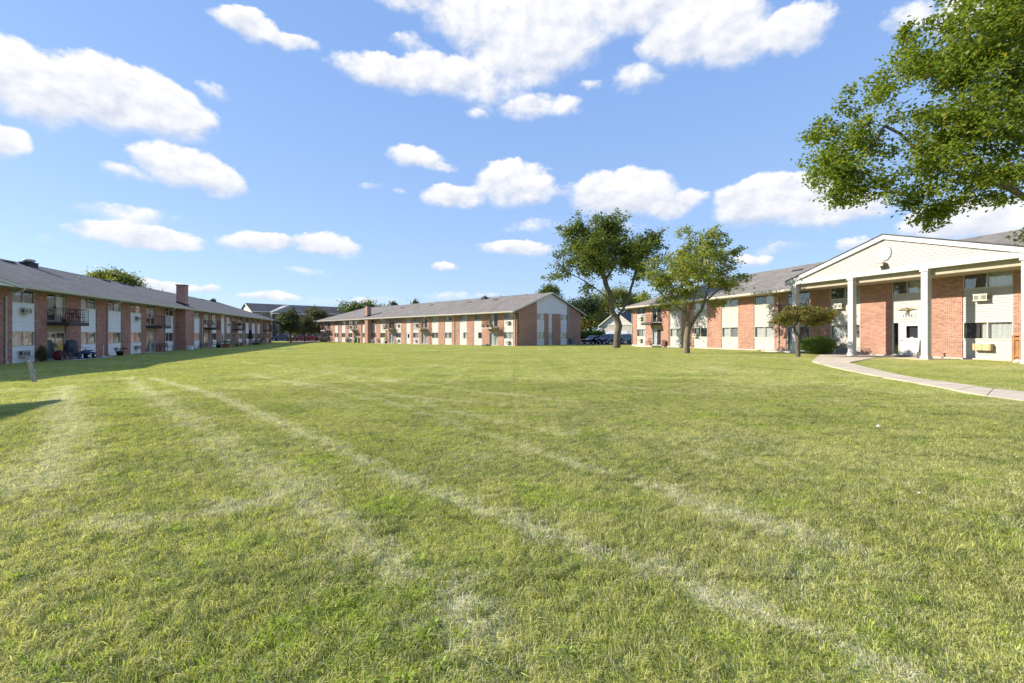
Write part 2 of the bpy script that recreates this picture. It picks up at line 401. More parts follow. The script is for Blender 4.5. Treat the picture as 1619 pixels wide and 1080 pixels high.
def window(par, M, x0, x1, z0, z1, y, rg, style=None, sash=2, name='window'):
    fw = .055; f = MB()
    f.box(x0, y-.035, z0, x0+fw, y+.10, z1); f.box(x1-fw, y-.035, z0, x1, y+.10, z1)
    f.box(x0+fw, y-.035, z1-fw, x1-fw, y+.10, z1); f.box(x0+fw, y-.05, z0, x1-fw, y+.10, z0+fw)
    xm = [x0+fw+(x1-x0-2*fw)*k/sash for k in range(1, sash)]
    for m in xm: f.box(m-.03, y-.015, z0+fw, m+.03, y+.06, z1-fw)
    o = f.build(name, TRIM, par, M)
    g = MB(); g.box(x0+fw, y+.02, z0+fw, x1-fw, y+.026, z1-fw); g.build('pane', GLASS, o)
    st = style if style is not None else rg.choice(['sc', 'cs', 'cc', 'ss', 'gg', 'sg'])
    c = MB(); n = max(len(st), 1); wd = (x1-x0-2*fw)/n
    mats = [CURT, SCREEN, CURT2, CURT3]
    for k, ch in enumerate(st):
        c.cur = {'c': 0, 's': 1, 'g': 2, 'w': 3}[ch]
        a = x0+fw+k*wd; yy = y+(.034 if ch == 's' else .16)
        m = max(2, int(wd/.07))
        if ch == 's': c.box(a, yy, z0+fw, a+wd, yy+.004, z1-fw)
        else:
            vs = []; 
            for i in range(m+1):
                q = a+wd*i/m; dy = .025*math.sin(i*2.1)
                vs += [(q, yy+dy, z0), (q, yy+dy, z1)]
            c.add(vs, [(2*i, 2*i+2, 2*i+3, 2*i+1) for i in range(m)])
    c.build('curtain', mats, o)
    return o

def ac_unit(par, M, xc, z0, y, wood=False, w_=.62, h_=.38):
    a = MB(); d = .30
    if wood:
        a.box(xc-w_/2, y-d, z0, xc+w_/2, y+.02, z0+h_)
        for k in (-.5, .0, .5): a.box(xc+k*w_*.8-.02, y-d-.02, z0, xc+k*w_*.8+.02, y-d-.001, z0+h_)
        return a.build('air_conditioner', PLY, par, M)
    a.box(xc-w_/2, y-d, z0, xc+w_/2, y+.02, z0+h_)
    a.box(xc-w_/2-.02, y-d-.015, z0+h_-.04, xc+w_/2+.02, y+.0, z0+h_+.012); a.box(xc-w_/2-.02, y-d-.015, z0-.012, xc+w_/2+.02, y, z0+.03)
    o = a.build('air_conditioner', ACB, par, M)
    g = MB()
    for s in (-1, 1):
        g.box(xc+s*w_*.27-w_*.16, y-d-.008, z0+.07, xc+s*w_*.27+w_*.16, y-d-.002, z0+h_-.08)
    g.cur = 1
    for k in range(5):
        z = z0+.09+k*(h_-.18)/4
        g.box(xc-w_*.44, y-d-.016, z-.006, xc+w_*.44, y-d-.009, z+.006)
    g.cur = 0
    for s in (-1, 1): g.box(xc+s*(w_/2+.001)-.002, y-d+.05, z0+.08, xc+s*(w_/2+.001)+.002, y-.08, z0+h_-.09)
    g.build('grille', [ACG, ACB], o)
    return o

def sliding_door(par, M, x0, x1, z0, z1, y, rg, style='sc', white=True):
    fw = .06; f = MB()
    f.box(x0, y-.03, z0, x0+fw, y+.12, z1); f.box(x1-fw, y-.03, z0, x1, y+.12, z1); f.box(x0+fw, y-.03, z1-fw, x1-fw, y+.12, z1); f.box(x0+fw, y-.03, z0, x1-fw, y+.12, z0+.06)
    xm = (x0+x1)/2; f.box(xm-.045, y-.01, z0+.06, xm+.045, y+.08, z1-fw)
    o = f.build('patio_door', WHITE if white else TRIM, par, M)
    g = MB(); g.box(x0+fw, y+.02, z0+.06, x1-fw, y+.028, z1-fw); g.build('pane', GLASS, o)
    hnd = MB(); hnd.box(xm-.10, y-.06, z0+.95, xm-.075, y-.02, z0+1.15); hnd.build('handle', IRON, o)
    c = MB(); n = len(style); wd = (x1-x0-2*fw)/n
    for k, ch in enumerate(style):
        c.cur = {'c': 0, 's': 1, 'g': 2, 'w': 3}[ch]; a = x0+fw+k*wd; m = max(2, int(wd/.09)); vs = []
        for i in range(m+1):
            q = a+wd*i/m; dy = (.03 if ch != 's' else 0)*math.sin(i*2.3); yy = y+(.035 if ch == 's' else .18); vs += [(q, yy+dy, z0+.02), (q, yy+dy, z1)]
        c.add(vs, [(2*i, 2*i+2, 2*i+3, 2*i+1) for i in range(m)])
    c.build('curtain', [CURT, SCREEN, CURT2, CURT3], o)

def balcony(par, M, x0, x1, tan=False, dep=1.35, items=()):
    s = MB(); z = 2.85
    s.box(x0, -dep, z-.06, x1, .0, z); s.box(x0, -dep, z-.26, x1, -dep+.05, z-.06)
    s.box(x0, -dep+.05, z-.26, x0+.05, -.001, z-.06); s.box(x1-.05, -dep+.05, z-.26, x1, -.001, z-.06)
    for k in range(1, 4): s.box(x0+(x1-x0)*k/4-.02, -dep+.05, z-.24, x0+(x1-x0)*k/4+.02, -.001, z-.06)
    o = s.build('balcony', BEIGEB if tan else BROWN, par, M)
    r = MB(); h = 1.02; a = .03
    for (ax, ay, bx, by) in ((x0+a, -dep+a, x1-a, -dep+a), (x0+a, -dep+a, x0+a, 0), (x1-a, -dep+a, x1-a, 0)):
        for zz in (z+h, z+.09): r.tube([(ax, ay, zz), (bx, by, zz)], .016 if zz > z+.5 else .011, 5)
        L_ = math.hypot(bx-ax, by-ay); n = int(L_/.13)
        for k in range(n+1):
            t = k/n; r.tube([(ax+(bx-ax)*t, ay+(by-ay)*t, z), (ax+(bx-ax)*t, ay+(by-ay)*t, z+h)], .008 if k % 6 else .016, 4, False)
    r.build('railing', IRON, o)
    return o

def entry_door(par, M, x0, x1, z0, z1, y, side=True, small=False):
    f = MB(); fw = .06
    f.box(x0, y-.03, z0, x0+fw, y+.1, z1); f.box(x1-fw, y-.03, z0, x1, y+.1, z1); f.box(x0+fw, y-.03, z1-fw, x1-fw, y+.1, z1)
    xs = x0+fw
    if side:
        xs = x0+fw+.34; f.box(xs, y-.03, z0, xs+fw, y+.1, z1-fw); f.box(x0+fw, y-.03, z0, xs, y+.1, z0+.08)
        xs += fw
    o = f.build('door', WHITE, par, M)
    if side:
        g = MB(); g.box(x0+fw, y+.03, z0+.08, xs-fw, y+.036, z1-fw); g.build('sidelight', GLASS, o)
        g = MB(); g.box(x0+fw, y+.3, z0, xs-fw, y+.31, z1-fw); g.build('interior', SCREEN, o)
    dl = MB(); a, b, c, d = xs, x1-fw, z0+.02, z1-fw
    ww = (b-a); wx0, wx1 = a+ww*(.30 if side else .28), a+ww*(.82 if side else .72); wz0, wz1 = c+(d-c)*.53, c+(d-c)*.90
    dl.box(a, y, c, wx0, y+.045, d); dl.box(wx1, y, c, b, y+.045, d); dl.box(wx0, y, c, wx1, y+.045, wz0); dl.box(wx0, y, wz1, wx1, y+.045, d)
    dl.build('door_leaf', WHITE, o)
    g = MB(); g.box(wx0, y+.015, wz0, wx1, y+.02, wz1); g.build('door_window', GLASS, o)
    g = MB(); g.box(wx0-.01, y+.2, wz0-.01, wx1+.01, y+.21, wz1+.01); g.build('door_shade', SCREEN, o)
    h = MB(); h.box(a+.07, y-.06, c+.98, a+.10, y-.001, c+1.03); h.box(a+.07, y-.06, c+.985, a+.22, y-.045, c+1.01); h.build('door_handle', plain('steel', (.4,.4,.4), .3, .5, 1.), o)
    return o

def facade(par, M, bays, L, brick, side, rg, name_wall='wall', top=ZT, zlow=-.6):
    """bays: [x0, x1, type, options]; brick piers fill everything between them"""
    wl = MB(); x = 0.
    rec = .07
    for b in sorted(bays, key=lambda q: q[0]):
        if b[0]-x > .02: wl.box(x, 0, zlow, b[0], .34, top)
        x = b[1]
    if L-x > .02: wl.box(x, 0, zlow, L, .34, top)
    wl.box(0, .01, zlow-.2, L, .33, zlow+.01)
    wl.build(name_wall, brick, par, M)
    for b in bays:
        x0, x1, ty = b[:3]; o = b[3] if len(b) > 3 else {}
        x0 += .004; x1 -= .004
        if ty == 'sid':
            lx0 = x0; lx1 = x1
            if o.get('small'): lx0 = x0+(x1-x0)*.5
            for (za, zb_) in ((-.02, Z1A), (Z1B, Z2A)):
                sp = MB(); lap(sp, x0, x1, za, zb_, rec)
                if za < 0: sp.box(x0, rec-.03, -.5, x1, rec+.2, -.0195)
                elif o.get('small'): lap(sp, x0, lx0, Z1A, Z1B+.001, rec)
                sp.box(x0, rec-.05, zb_-.045, x1, rec+.01, zb_)
                sp.build('siding_panel', side, par, M)
            window(par, M, lx0, lx1, Z1A, Z1B, rec+.0, rg, o.get('l'), 1 if o.get('small') else 2)
            window(par, M, x0, x1, Z2A, Z2B, rec+.0, rg, o.get('u'))
            if o.get('ac'): ac_unit(par, M, x0+(x1-x0)*o['ac'], Z2A-.72, rec-.02)
            if o.get('acl'): ac_unit(par, M, x0+(x1-x0)*o['acl'], Z1A-.68, rec-.02)
            if o.get('acw'): ac_unit(par, M, x0+(x1-x0)*o['acw'], Z1A-.62, rec-.02, True, .8)
            if o.get('acwin'): ac_unit(par, M, x0+(x1-x0)*o['acwin'], Z1A+.0, rec-.02, False, .6, .34)
        elif ty == 'bal':
            sp = MB(); sp.box(x0, rec, 2.10, x1, rec+.2, 2.94); sp.build('spandrel', SOFF, par, M); sp = MB(); sp.box(x0, rec-.03, -.5, x1, rec+.2, .05); sp.build('door_sill', CONC, par, M)
            sliding_door(par, M, x0, x1, .05, 2.10, rec, rg, o.get('l', 'cg'))
            sliding_door(par, M, x0, x1, 2.94, 4.98, rec, rg, o.get('u', 'sc'), False)
            bw = max(2.35, min(x1-x0, 2.5)+.1)
            if o.get('side', 'r') == 'r': balcony(par, M, x0-.05, x0-.05+o.get('bw', bw), o.get('tan', False))
            else: balcony(par, M, x1+.05-o.get('bw', bw), x1+.05, o.get('tan', False))
        elif ty == 'door':
            sp = MB(); lap(sp, x0, x1, 2.16, top, rec); sp.build('siding_panel', side, par, M)
            sp = MB(); sp.box(x0, rec-.03, -.5, x1, rec+.2, .02); sp.build('door_sill', CONC, par, M)
            entry_door(par, M, x0, x1, .02, 2.14, rec, o.get('side', False))
            if o.get('win'):
                pass
        elif ty == 'doorwin':
            sp = MB(); lap(sp, x0, x1, 2.26, Z2A-.0, rec); sp.build('siding_panel', side, par, M)
            sp = MB(); sp.box(x0, rec-.03, -.5, x1, rec+.2, .02); sp.build('door_sill', CONC, par, M)
            window(par, M, x0, x1, Z2A, Z2B, rec, rg, o.get('u', 'sc'))
            entry_door(par, M, x0, x1, .02, 2.24, rec, True)

def roof(par, L, shing, hipL=False, hipR=False, D=DEPTH, ov=OVH, k=ROOFK, rake=.35, z0=5.12, name='roof'):
    a = -ov; b = D+ov; half = (b-a)/2; zr = z0+half*k; ym = (a+b)/2
    xl = -(ov if hipL else rake); xr = L+(ov if hipR else rake)
    rl = xl+(half if hipL else 0); rr = xr-(half if hipR else 0)
    mb = MB(); th = .14
    def both(poly):
        n = len(poly)
        mb.add(poly, [tuple(range(n))]); mb.add([(p[0], p[1], p[2]-th) for p in poly], [tuple(reversed(range(n)))])
    both([(xl, a, z0), (xr, a, z0), (rr, ym, zr), (rl, ym, zr)])
    both([(xr, b, z0), (xl, b, z0), (rl, ym, zr), (rr, ym, zr)])
    if hipL: both([(xl, b, z0), (xl, a, z0), (rl, ym, zr)])
    if hipR: both([(xr, a, z0), (xr, b, z0), (rr, ym, zr)])
    # closing edges
    def edge(p, q): mb.add([p, q, (q[0], q[1], q[2]-th), (p[0], p[1], p[2]-th)], [(0, 3, 2, 1)])
    edge((xl, a, z0), (xr, a, z0)); edge((xr, b, z0), (xl, b, z0))
    if hipL: edge((xl, b, z0), (xl, a, z0))
    else: edge((rl, ym, zr), (xl, a, z0)); edge((xl, b, z0), (rl, ym, zr))
    if hipR: edge((xr, a, z0), (xr, b, z0))
    else: edge((xr, a, z0), (rr, ym, zr)); edge((rr, ym, zr), (xr, b, z0))
    ro = mb.build(name, shing, par)
    # ridge cap
    rc = MB(); rc.tube([(rl, ym, zr-.005), (rr, ym, zr-.005)], .035, 6, True); rc.build('ridge_cap', shing, ro)
    # soffit
    s = MB(); s.box(xl+.02, a+.03, z0-.19, xr-.02, .33, z0-.15)
    if hipL: s.box(xl+.02, .331, z0-.19, -.001, D, z0-.15)
    if hipR: s.box(L+.001, .331, z0-.19, xr-.02, D, z0-.15)
    s.build('soffit', SOFF, par)
    g = MB()
    def gut(p, q, out):
        g.prism if False else None
    # k-style gutter along the front eave, plain fascia on rakes
    prof = [(a-.005, z0-.20), (a-.085, z0-.17), (a-.12, z0-.03), (a-.12, z0+.005), (a-.10, z0+.005), (a-.10, z0-.02), (a-.005, z0-.02)]
    n = len(prof); vs = [(xl, y, z) for y, z in prof]+[(xr, y, z) for y, z in prof]
    g.add(vs, [(i, (i+1) % n, (i+1) % n+n, i+n) for i in range(n)]+[tuple(reversed(range(n))), tuple(range(n, 2*n))])
    g.build('gutter', FASC, par)
    f = MB(); e = .004
    for (hip, xx, sg) in ((hipL, xl, -1), (hipR, xr, 1)):
        x0, x1 = sorted((xx+sg*e, xx+sg*.035))
        if hip: f.box(x0, a, z0-.2, x1, b, z0-.005)
        else:
            for (ya, za, yb, zb) in ((a, z0, ym, zr), (ym, zr, b, z0)):
                f.add([(x0, ya, za-.20), (x0, yb, zb-.20), (x0, yb, zb-.012), (x0, ya, za-.012), (x1, ya, za-.20), (x1, yb, zb-.20), (x1, yb, zb-.012), (x1, ya, za-.012)],
                      [(0,1,2,3), (7,6,5,4), (0,4,5,1), (3,2,6,7), (1,5,6,2), (0,3,7,4)])
    f.build('fascia', FASC, par)
    return ro, ym, zr, z0

def roof_details(ro, L, z0, ov, k, vents, pipes, big=()):
    def zz(y): return z0+(y+ov)*k
    for (x, y) in vents:
        v = MB()
        for dx in (0, .62):
            v.add([(x+dx-.22, y-.2, zz(y-.2)-.01), (x+dx+.22, y-.2, zz(y-.2)-.01), (x+dx+.22, y+.22, zz(y+.22)), (x+dx-.22, y+.22, zz(y+.22)),
                   (x+dx-.2, y-.2, zz(y-.2)+.13), (x+dx+.2, y-.2, zz(y-.2)+.13), (x+dx+.2, y+.2, zz(y+.2)+.02), (x+dx-.2, y+.2, zz(y+.2)+.02)],
                  [(0,1,5,4), (4,5,6,7), (1,2,6,5), (3,0,4,7)])
        v.build('roof_vent', BLACK, ro)
    for (x, y) in pipes:
        v = MB(); v.lathe([(.09, -.1), (.06, .05), (.045, .06), (.045, .38)], 8, (x, y, zz(y))); v.build('vent_pipe', plain('pipe_grey', (.12,.12,.13), .6), ro)
    for (x, y) in big:
        v = MB(); v.box(x-.55, y-.35, zz(y)-.25, x+.55, y+.35, zz(y)+.28); v.box(x-.62, y-.42, zz(y)+.28, x+.62, y+.42, zz(y)+.32)
        o = v.build('vent_curb', plain('curb_dark', (.05,.045,.045), .7), ro)
        c = MB(); c.lathe([(.30, .3), (.30, .38), (.42, .42), (.44, .5), (.36, .58), (.1, .63)], 16, (x, y, zz(y))); c.build('vent_cap', plain('galvanised', (.45,.42,.38), .45, .5), o)

def downspout(par, xg, xw, z0=5.12, ov=OVH, kick=-1, foot=.5):
    d = MB(); r = .05
    pts = [(xg, -ov-.06, z0-.18), (xg, -ov-.05, z0-.30), (xw, -.14, z0-.62), (xw, -.07, z0-.72), (xw, -.07, .25), (xw, -.10, .12), (xw+kick*foot*.15, -.25, .06), (xw+kick*foot, -.35 if foot < 1 else -.25, .05)]
    d.tube(pts, r, 8); 
    for z in (.9, 2.6, 4.0): d.box(xw-.07, -.075, z, xw+.07, -.003, z+.05)
    return d.build('downspout', FASC, par)

def chimney(par, ro, x0, x1, brick, top_z, y0=-.1, y1=.75, base_proj=1.0, z0=5.12, k=ROOFK, ov=OVH, base=None):
    base = base or (x0, x1)
    c = MB(); c.box(base[0], -base_proj, -.5, base[1], -.001, z0-.2); c.build('chimney_base', brick, par)
    m = MB(); m.box(x0, y0, z0-.1, x1, y1, top_z); st = m.build('chimney', brick, ro)
    q = MB(); q.box(x0-.06, y0-.06, top_z+.001, x1+.06, y1+.06, top_z+.12); q.build('chimney_cap', plain('cap_dark', (.11,.09,.08), .8), st)
    f = MB(); zf = z0+(y0+ov)*k
    f.prism if False else None
    f.add([(x0-.08, y0-.10, zf-.05), (x1+.08, y0-.10, zf-.05), (x1+.08, y0-.05, zf+.22), (x0-.08, y0-.05, zf+.22)], [(0,1,2,3)])
    for xx in (x0-.012, x1+.012):
        f.add([(xx, y0, zf-.05), (xx, y1, zf+(y1-y0)*k-.05), (xx, y1, zf+(y1-y0)*k+.2), (xx, y0-.05, zf+.22)], [(0,1,2,3)])
    f.build('flashing', BLACK, st)

def inward(fr, px, d):      # distance along the facade of a point d metres in from the wall, seen at that pixel column
    n_ = Vector((-fr.u.y, fr.u.x)); return Frame(fr.O+n_*d, fr.u).s_(px)
class Frame:
    """a facade line: origin O, unit vector u along it; pixel columns of the photograph give distances along it"""
    def __init__(s, O, u): s.O = Vector(O[:2]); s.u = Vector(u).normalized(); s.ang = math.atan2(s.u.y, s.u.x)
    def s_(s, px):
        t = ray(px); # O.x+u.x*a = t*(O.y+u.y*a)
        return (t*s.O.y-s.O.x)/(s.u.x-t*s.u.y)

def bays_from(fr, rows):
    out = []
    for r in rows:
        a, b = sorted((fr.s_(r[0]), fr.s_(r[1]))); out.append((a, b)+tuple(r[2:]))
    return out

# ================================================================== left building
uL = Vector((-.29, 1)).normalized(); OL = Vector((-24.4-.29*19.0, 19.0))
FL = Frame(OL, uL); ZL = -.32
bl = empty('apartment_building', (OL.x, OL.y, ZL), FL.ang, 'shaded two-storey brick and white-sided apartment block along the left side of the lawn', 'building', 'apartment blocks round the lawn')
LL = FL.s_(428.5)
rg = random.Random(3)
rowsL = [(19.5,56,'sid',dict(u='gs',l='cw',ac=.5,acl=.42)),(75,104.3,'bal',dict(u='sc',l='gs')),(128,152.5,'sid',dict(u='cs',l='cg')),(171.5,192,'sid',dict(u='sc',l='gw')),
 (206.7,224,'sid',dict(u='sc',l='cw',ac=.55,acl=.5)),(231.5,246,'bal',dict(u='ss',l='gc')),(261,274.5,'sid',dict(u='ss',l='ss')),
 (307,316,'sid',dict(u='sc',l='sw')),(323,330.6,'bal',dict(u='sc',l='sw')),(335.3,342.7,'sid',dict(u='gc',l='ss')),(349.7,355.3,'door'),
 (358.3,364.8,'sid',dict(u='cc',l='cw',ac=.5)),(367.7,372.3,'bal',dict(u='sc',l='cs')),(377,383.3,'sid'),(388.4,393.5,'sid'),(398.7,403.2,'sid'),(407.3,411,'sid'),(415.7,419.3,'bal'),(421.6,425.2,'sid')]
bays = bays_from(FL, rowsL)
s0 = FL.s_(19.5)
for k, (a, b, ty) in enumerate(((s0-3.6, s0-1.4, 'sid'), (s0-7.0, s0-4.9, 'bal'), (s0-10.2, s0-8.2, 'sid'))):
    if a > .4: bays.append((a, b, ty, {}))
facade(bl, None, bays, LL, BRICK_L, SIDE_W, rg)
def shell(par, L, D, brick, zt=ZT, gable=(False, False), k=ROOFK, z0=5.12, ov=OVH, skipR=False):
    m = MB(); zz = z0-.17
    m.box(0, .341, -.6, .3, D, zt)
    if not skipR: m.box(L-.3, .341, -.6, L, D, zt)
    m.box(.301, D-.3, -.6, L-.301, D, zt)
    for (g, x0, x1) in ((gable[0], 0, .3), (gable[1], L-.3, L)):
        if g:
            y0_, y1_ = .0, D; ym = D/2
            zz_ = lambda y: z0-.16+(min(y, D-y)+ov)*k
            m.add([(x0, y0_, zt+.001), (x0, y1_, zt+.001), (x0, y1_, zz_(y1_)), (x0, ym, zz_(ym)), (x0, y0_, zz_(y0_)),
                   (x1, y0_, zt+.001), (x1, y1_, zt+.001), (x1, y1_, zz_(y1_)), (x1, ym, zz_(ym)), (x1, y0_, zz_(y0_))],
                  [(0,4,3,2,1), (5,6,7,8,9), (4,9,8,3), (3,8,7,2), (0,5,9,4), (1,2,7,6)])
    m.build('end_wall', brick, par)
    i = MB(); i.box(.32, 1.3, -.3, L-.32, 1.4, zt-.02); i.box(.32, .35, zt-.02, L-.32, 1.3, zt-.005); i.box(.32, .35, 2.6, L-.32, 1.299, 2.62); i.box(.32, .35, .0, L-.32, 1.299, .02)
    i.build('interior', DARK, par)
shell(bl, LL, DEPTH, BRICK_L, gable=(True, False))
ro, ym, zr, z0 = roof(bl, LL, SHING, False, True)
def roofy(py, px, fr, zb, back):   # not used for placing, kept simple
    return back
rL = lambda px, d: (inward(FL, px, d), d)
roof_details(ro, LL, z0, OVH, ROOFK, [rL(8, 6.8), rL(165, 7.0), rL(191, 7.0), rL(204, 7.0), rL(318, 7.0)], [rL(126, 4.8), rL(257, 7.4), rL(306, 6.0)], [rL(46, 6.9), rL(337, 7.3)])
for xg, xw in ((38.5, 7.5), (192.5, 169), (277, 259.8), (332, 319), (387, 385.8), (413.5, 405.3)):
    fg = Frame(OL+Vector((uL.y, -uL.x))*(OVH+.06), uL)
    downspout(bl, fg.s_(xg), FL.s_(xw))
chx = inward(FL, 278.5, .95); chimney(bl, ro, chx, chx+.85, BRICK_L, 8.05, y0=-.05, y1=.95, base=(inward(FL, 293.6, -1.0), inward(FL, 306.5, -1.0)))
# low front gable at the near end of the block
pg = MB(); fg = Frame(OL+Vector((uL.y, -uL.x))*(OVH+.15), uL); xe = fg.s_(33)
ya, xc, zc = -OVH-.17, xe-3.6, z0+.54
for sx in (xe, xe-7.2):
    v = [(sx, ya, z0-.20), (xc, ya, zc-.20), (xc, ya, zc), (sx, ya, z0+.0), (sx, ya+.04, z0-.20), (xc, ya+.04, zc-.20), (xc, ya+.04, zc), (sx, ya+.04, z0+.0)]
    fs = [(0,3,2,1), (4,5,6,7), (0,1,5,4), (3,7,6,2), (0,4,7,3)]
    pg.add(v, fs if sx > xc else [tuple(reversed(f)) for f in fs])
pg.build('rake_fascia', FASC, bl)
pr = MB(); yr = -OVH+(zc+.02-z0)/ROOFK+.05
pr.add([(xe+.05, ya-.02, z0+.005), (xc, ya-.02, zc+.02), (xc, yr, zc+.02), (xe-7.25, ya-.02, z0+.005), (xe+.05, -OVH, z0+.012), (xe-7.25, -OVH, z0+.012)], [(0,4,2,1), (1,2,5,3)]); pr.build('porch_roof', SHING, bl)
pr = MB(); pr.add([(xe-.3, ya+.06, z0-.17), (xe-6.9, ya+.06, z0-.17), (xc, ya+.06, zc-.1)], [(0,2,1)]); pr.build('porch_gable', SIDE_W, bl)

# ================================================================== middle building
uM = Vector((.7109, -.7033)).normalized(); cM = Vector((.76, 65.9)); LM0 = Frame(cM, uM); LMid = -LM0.s_(506.5)
OM = cM-uM*LMid; FM = Frame(OM, uM); ZM = -.16
bm_ = empty('apartment_building', (OM.x, OM.y, ZM), FM.ang, 'sunlit brick apartment block across the far end of the lawn, with white-faced gable end', 'building', 'apartment blocks round the lawn')
rg = random.Random(5)
rowsM = [(796,811,'sid',dict(u='gc',l='cc',ac=.5,acl=.5)),(773.6,787,'bal',dict(side='l',tan=True,u='cs',l='cc')),(749,762,'sid',dict(small=1,u='sg',l='s')),(726,738,'sid',dict(small=1,u='gc',l='c')),
 (703,714,'sid',dict(u='cs',l='cg')),(682.5,693,'sid'),(666,675,'bal',dict(side='l',tan=True,u='cs',l='cc')),(652.8,662,'sid',dict(u='sg',l='gc',ac=.6,acl=.5)),(642,649,'door'),
 (625.5,633.8,'sid',dict(u='ss',l='gg',ac=.5,acl=.5)),(615,623.5,'bal',dict(side='l',tan=True,u='ss',l='cc')),(601,609,'sid'),(587.2,594,'sid',dict(u='sg',l='gg')),(573,577.3,'sid'),(559.5,564.5,'bal',dict(side='l',tan=True)),
 (551,557,'sid',dict(ac=.5,acl=.5)),(540,546,'sid'),(529,535,'sid'),(517.5,522,'bal',dict(side='l',tan=True)),(511,516.3,'sid')]
facade(bm_, None, bays_from(FM, rowsM), LMid, BRICK_S, SIDE, rg)
shell(bm_, LMid, DEPTH, BRICK_S, skipR=True)
ro, ym, zr, z0 = roof(bm_, LMid, SHING, True, False)
sM = FM.s_
rM = lambda px, d: (inward(FM, px, d), d)
roof_details(ro, LMid, z0, OVH, ROOFK, [rM(741, 5.6), rM(782, 5.9), rM(635, 5.3), rM(681, 5.6)], [rM(833, 6.6), rM(792, 7.6), rM(691, 7.6), rM(661.5, 4.6), rM(611.7, 3.6), rM(620, 4.6), rM(561, 6.0)], [rM(766, 6.9)])
for xg, xw in ((807.5, 814.8), (711.5, 718.8), (671, 679.6), (602, 610.5), (564.5, 571.8), (528, 535.3), (503, 507.8)):
    fg = Frame(OM+Vector((uM.y, -uM.x))*(OVH+.06), uM)
    downspout(bm_, fg.s_(xg), sM(xw), kick=1, foot=.4)
chx = inward(FM, 576.8, .05); chimney(bm_, ro, chx, chx+1.05, BRICK_S, 7.8, y0=.05, y1=1.0, base=(inward(FM, 576.6, -1.0), inward(FM, 576.6, -1.0)+1.25))
# gable end: a second facade at right angles
vM = Vector((-uM.y, uM.x)); FG = Frame(cM, vM)
MG = Matrix.Translation((LMid, 0, 0)) @ Matrix.Rotation(R(90), 4, 'Z')
g0, g1 = FG.s_(849), FG.s_(897)
rowsG = [(849,861,'sid',dict(u='sc',l='cc')),(886.5,896.5,'sid',dict(u='sc',l='cc'))]
gb = bays_from(FG, rowsG); dd = bays_from(FG, [(867.6,873,'sid',dict(u='ss',l='ss'))])[0]
facade(bm_, MG, gb+[(dd[0], dd[1], 'door', dict())], DEPTH, BRICK_S, SIDE_G, rg, 'gable_wall')
zg = lambda y: 5.12-.17+(min(y, DEPTH-y)+OVH)*ROOFK
for (a, b) in ((0, g0), (g1, DEPTH)):
    gw = MB()
    gw.add([(a, 0, ZT+.001), (b, 0, ZT+.001), (b, 0, zg(b)), (a, 0, zg(a)), (a, .34, ZT+.001), (b, .34, ZT+.001), (b, .34, zg(b)), (a, .34, zg(a))],
           [(0,1,2,3), (7,6,5,4), (0,4,5,1), (2,6,7,3), (1,5,6,2), (0,3,7,4)])
    gw.build('gable_brick', BRICK_S, bm_, MG)
gs = MB(); n = 34; zz0 = 4.98; h = .15
while zz0 < zg(DEPTH/2)-.05:
    zt_ = zz0+h
    def lim(z): 
        y = (z-(5.12-.17))/ROOFK-OVH; return max(g0, y), min(g1, DEPTH-y)
    a0, b0 = lim(zz0); a1, b1 = lim(min(zt_, zg(DEPTH/2)-.01))
    if b0 > a0 and b1 > a1: gs.add([(a0, .03, zz0), (b0, .03, zz0), (b1, .05, zt_), (a1, .05, zt_), (a0, .05, zz0), (b0, .05, zz0)], [(0,1,2,3), (4,5,1,0)])
    zz0 = zt_
gs.add([(g0, .052, 4.98), (g1, .052, 4.98), (g1, .052, zg(g1)), (DEPTH/2, .052, zg(DEPTH/2)), (g0, .052, zg(g0))], [(0,1,2,3,4)])
gs.build('siding_panel', SIDE_G, bm_, MG)
q = MB(); q.tube([(g1+.25, -.06, zg(g1)-.1), (g1+.25, -.06, .1)], .04, 6); q.build('conduit', FASC, bm_, MG)
q = MB(); q.box(g1+.5, -.5, -.1, g1+1.3, -.05, 1.1); q.build('utility_box', plain('utility_grey', (.16,.17,.18), .6), bm_, MG)
q = MB(); q.box(dd[0]+.28, .0, 2.5, dd[0]+.5, .06, 2.75); q.build('door_lamp', WHITE, bm_, MG)

# ================================================================== right building
uR = Vector((.29, -1)).normalized()
cR = 34.6
def onR(px, c): Y = c/(ray(px)+.29); return Vector((c-.29*Y, Y))
OR = onR(1000.5, cR); FR = Frame(OR, uR); ZR = .2
LR = (Vector((cR-.29*9, 9))-OR).length
br = empty('apartment_building', (OR.x, OR.y, ZR), FR.ang, 'sunlit brick apartment block on the right with white columned portico and house number', 'building', 'apartment blocks round the lawn')
rg = random.Random(11)
sR = FR.s_
rowsR = [(1006.6,1020.5,'sid',dict(u='ss',l='gc',ac=.55,acl=.5)),(1030.5,1045,'bal',dict(side='l',tan=False,u='ss',l='cs')),(1059,1077.5,'sid',dict(u='cc',l='cg')),(1096.5,1117.7,'sid',dict(u='cc',l='css',acwin=.2)),
 (1140.7,1167,'sid',dict(u='cg',l='cg')),(1192,1224,'sid',dict(u='sc',l='cc')),(1243.5,1280,'bal',dict(side='l',u='ss',l='gs')),(1312,1360,'sid',dict(u='sc',l='cg',ac=.35,acl=.55)),
 (1409.5,1458.5,'doorwin',dict(u='sc')),(1521.5,1602,'sid',dict(u='sc',l='scc',ac=.42,acw=.45))]
bays = bays_from(FR, rowsR); sE = sR(1602)
bays += [(sE+2.0, sE+3.6, 'sid', {}), (sE+5.0, sE+7.0, 'bal', {}), (sE+8.6, sE+10.2, 'sid', {})]
bays = [b for b in bays if b[1] < LR-.5]
facade(br, None, bays, LR, BRICK_S, SIDE, rg)
shell(br, LR, DEPTH, BRICK_S, gable=(False, True))
ro, ym, zr, z0 = roof(br, LR, SHING, True, False)
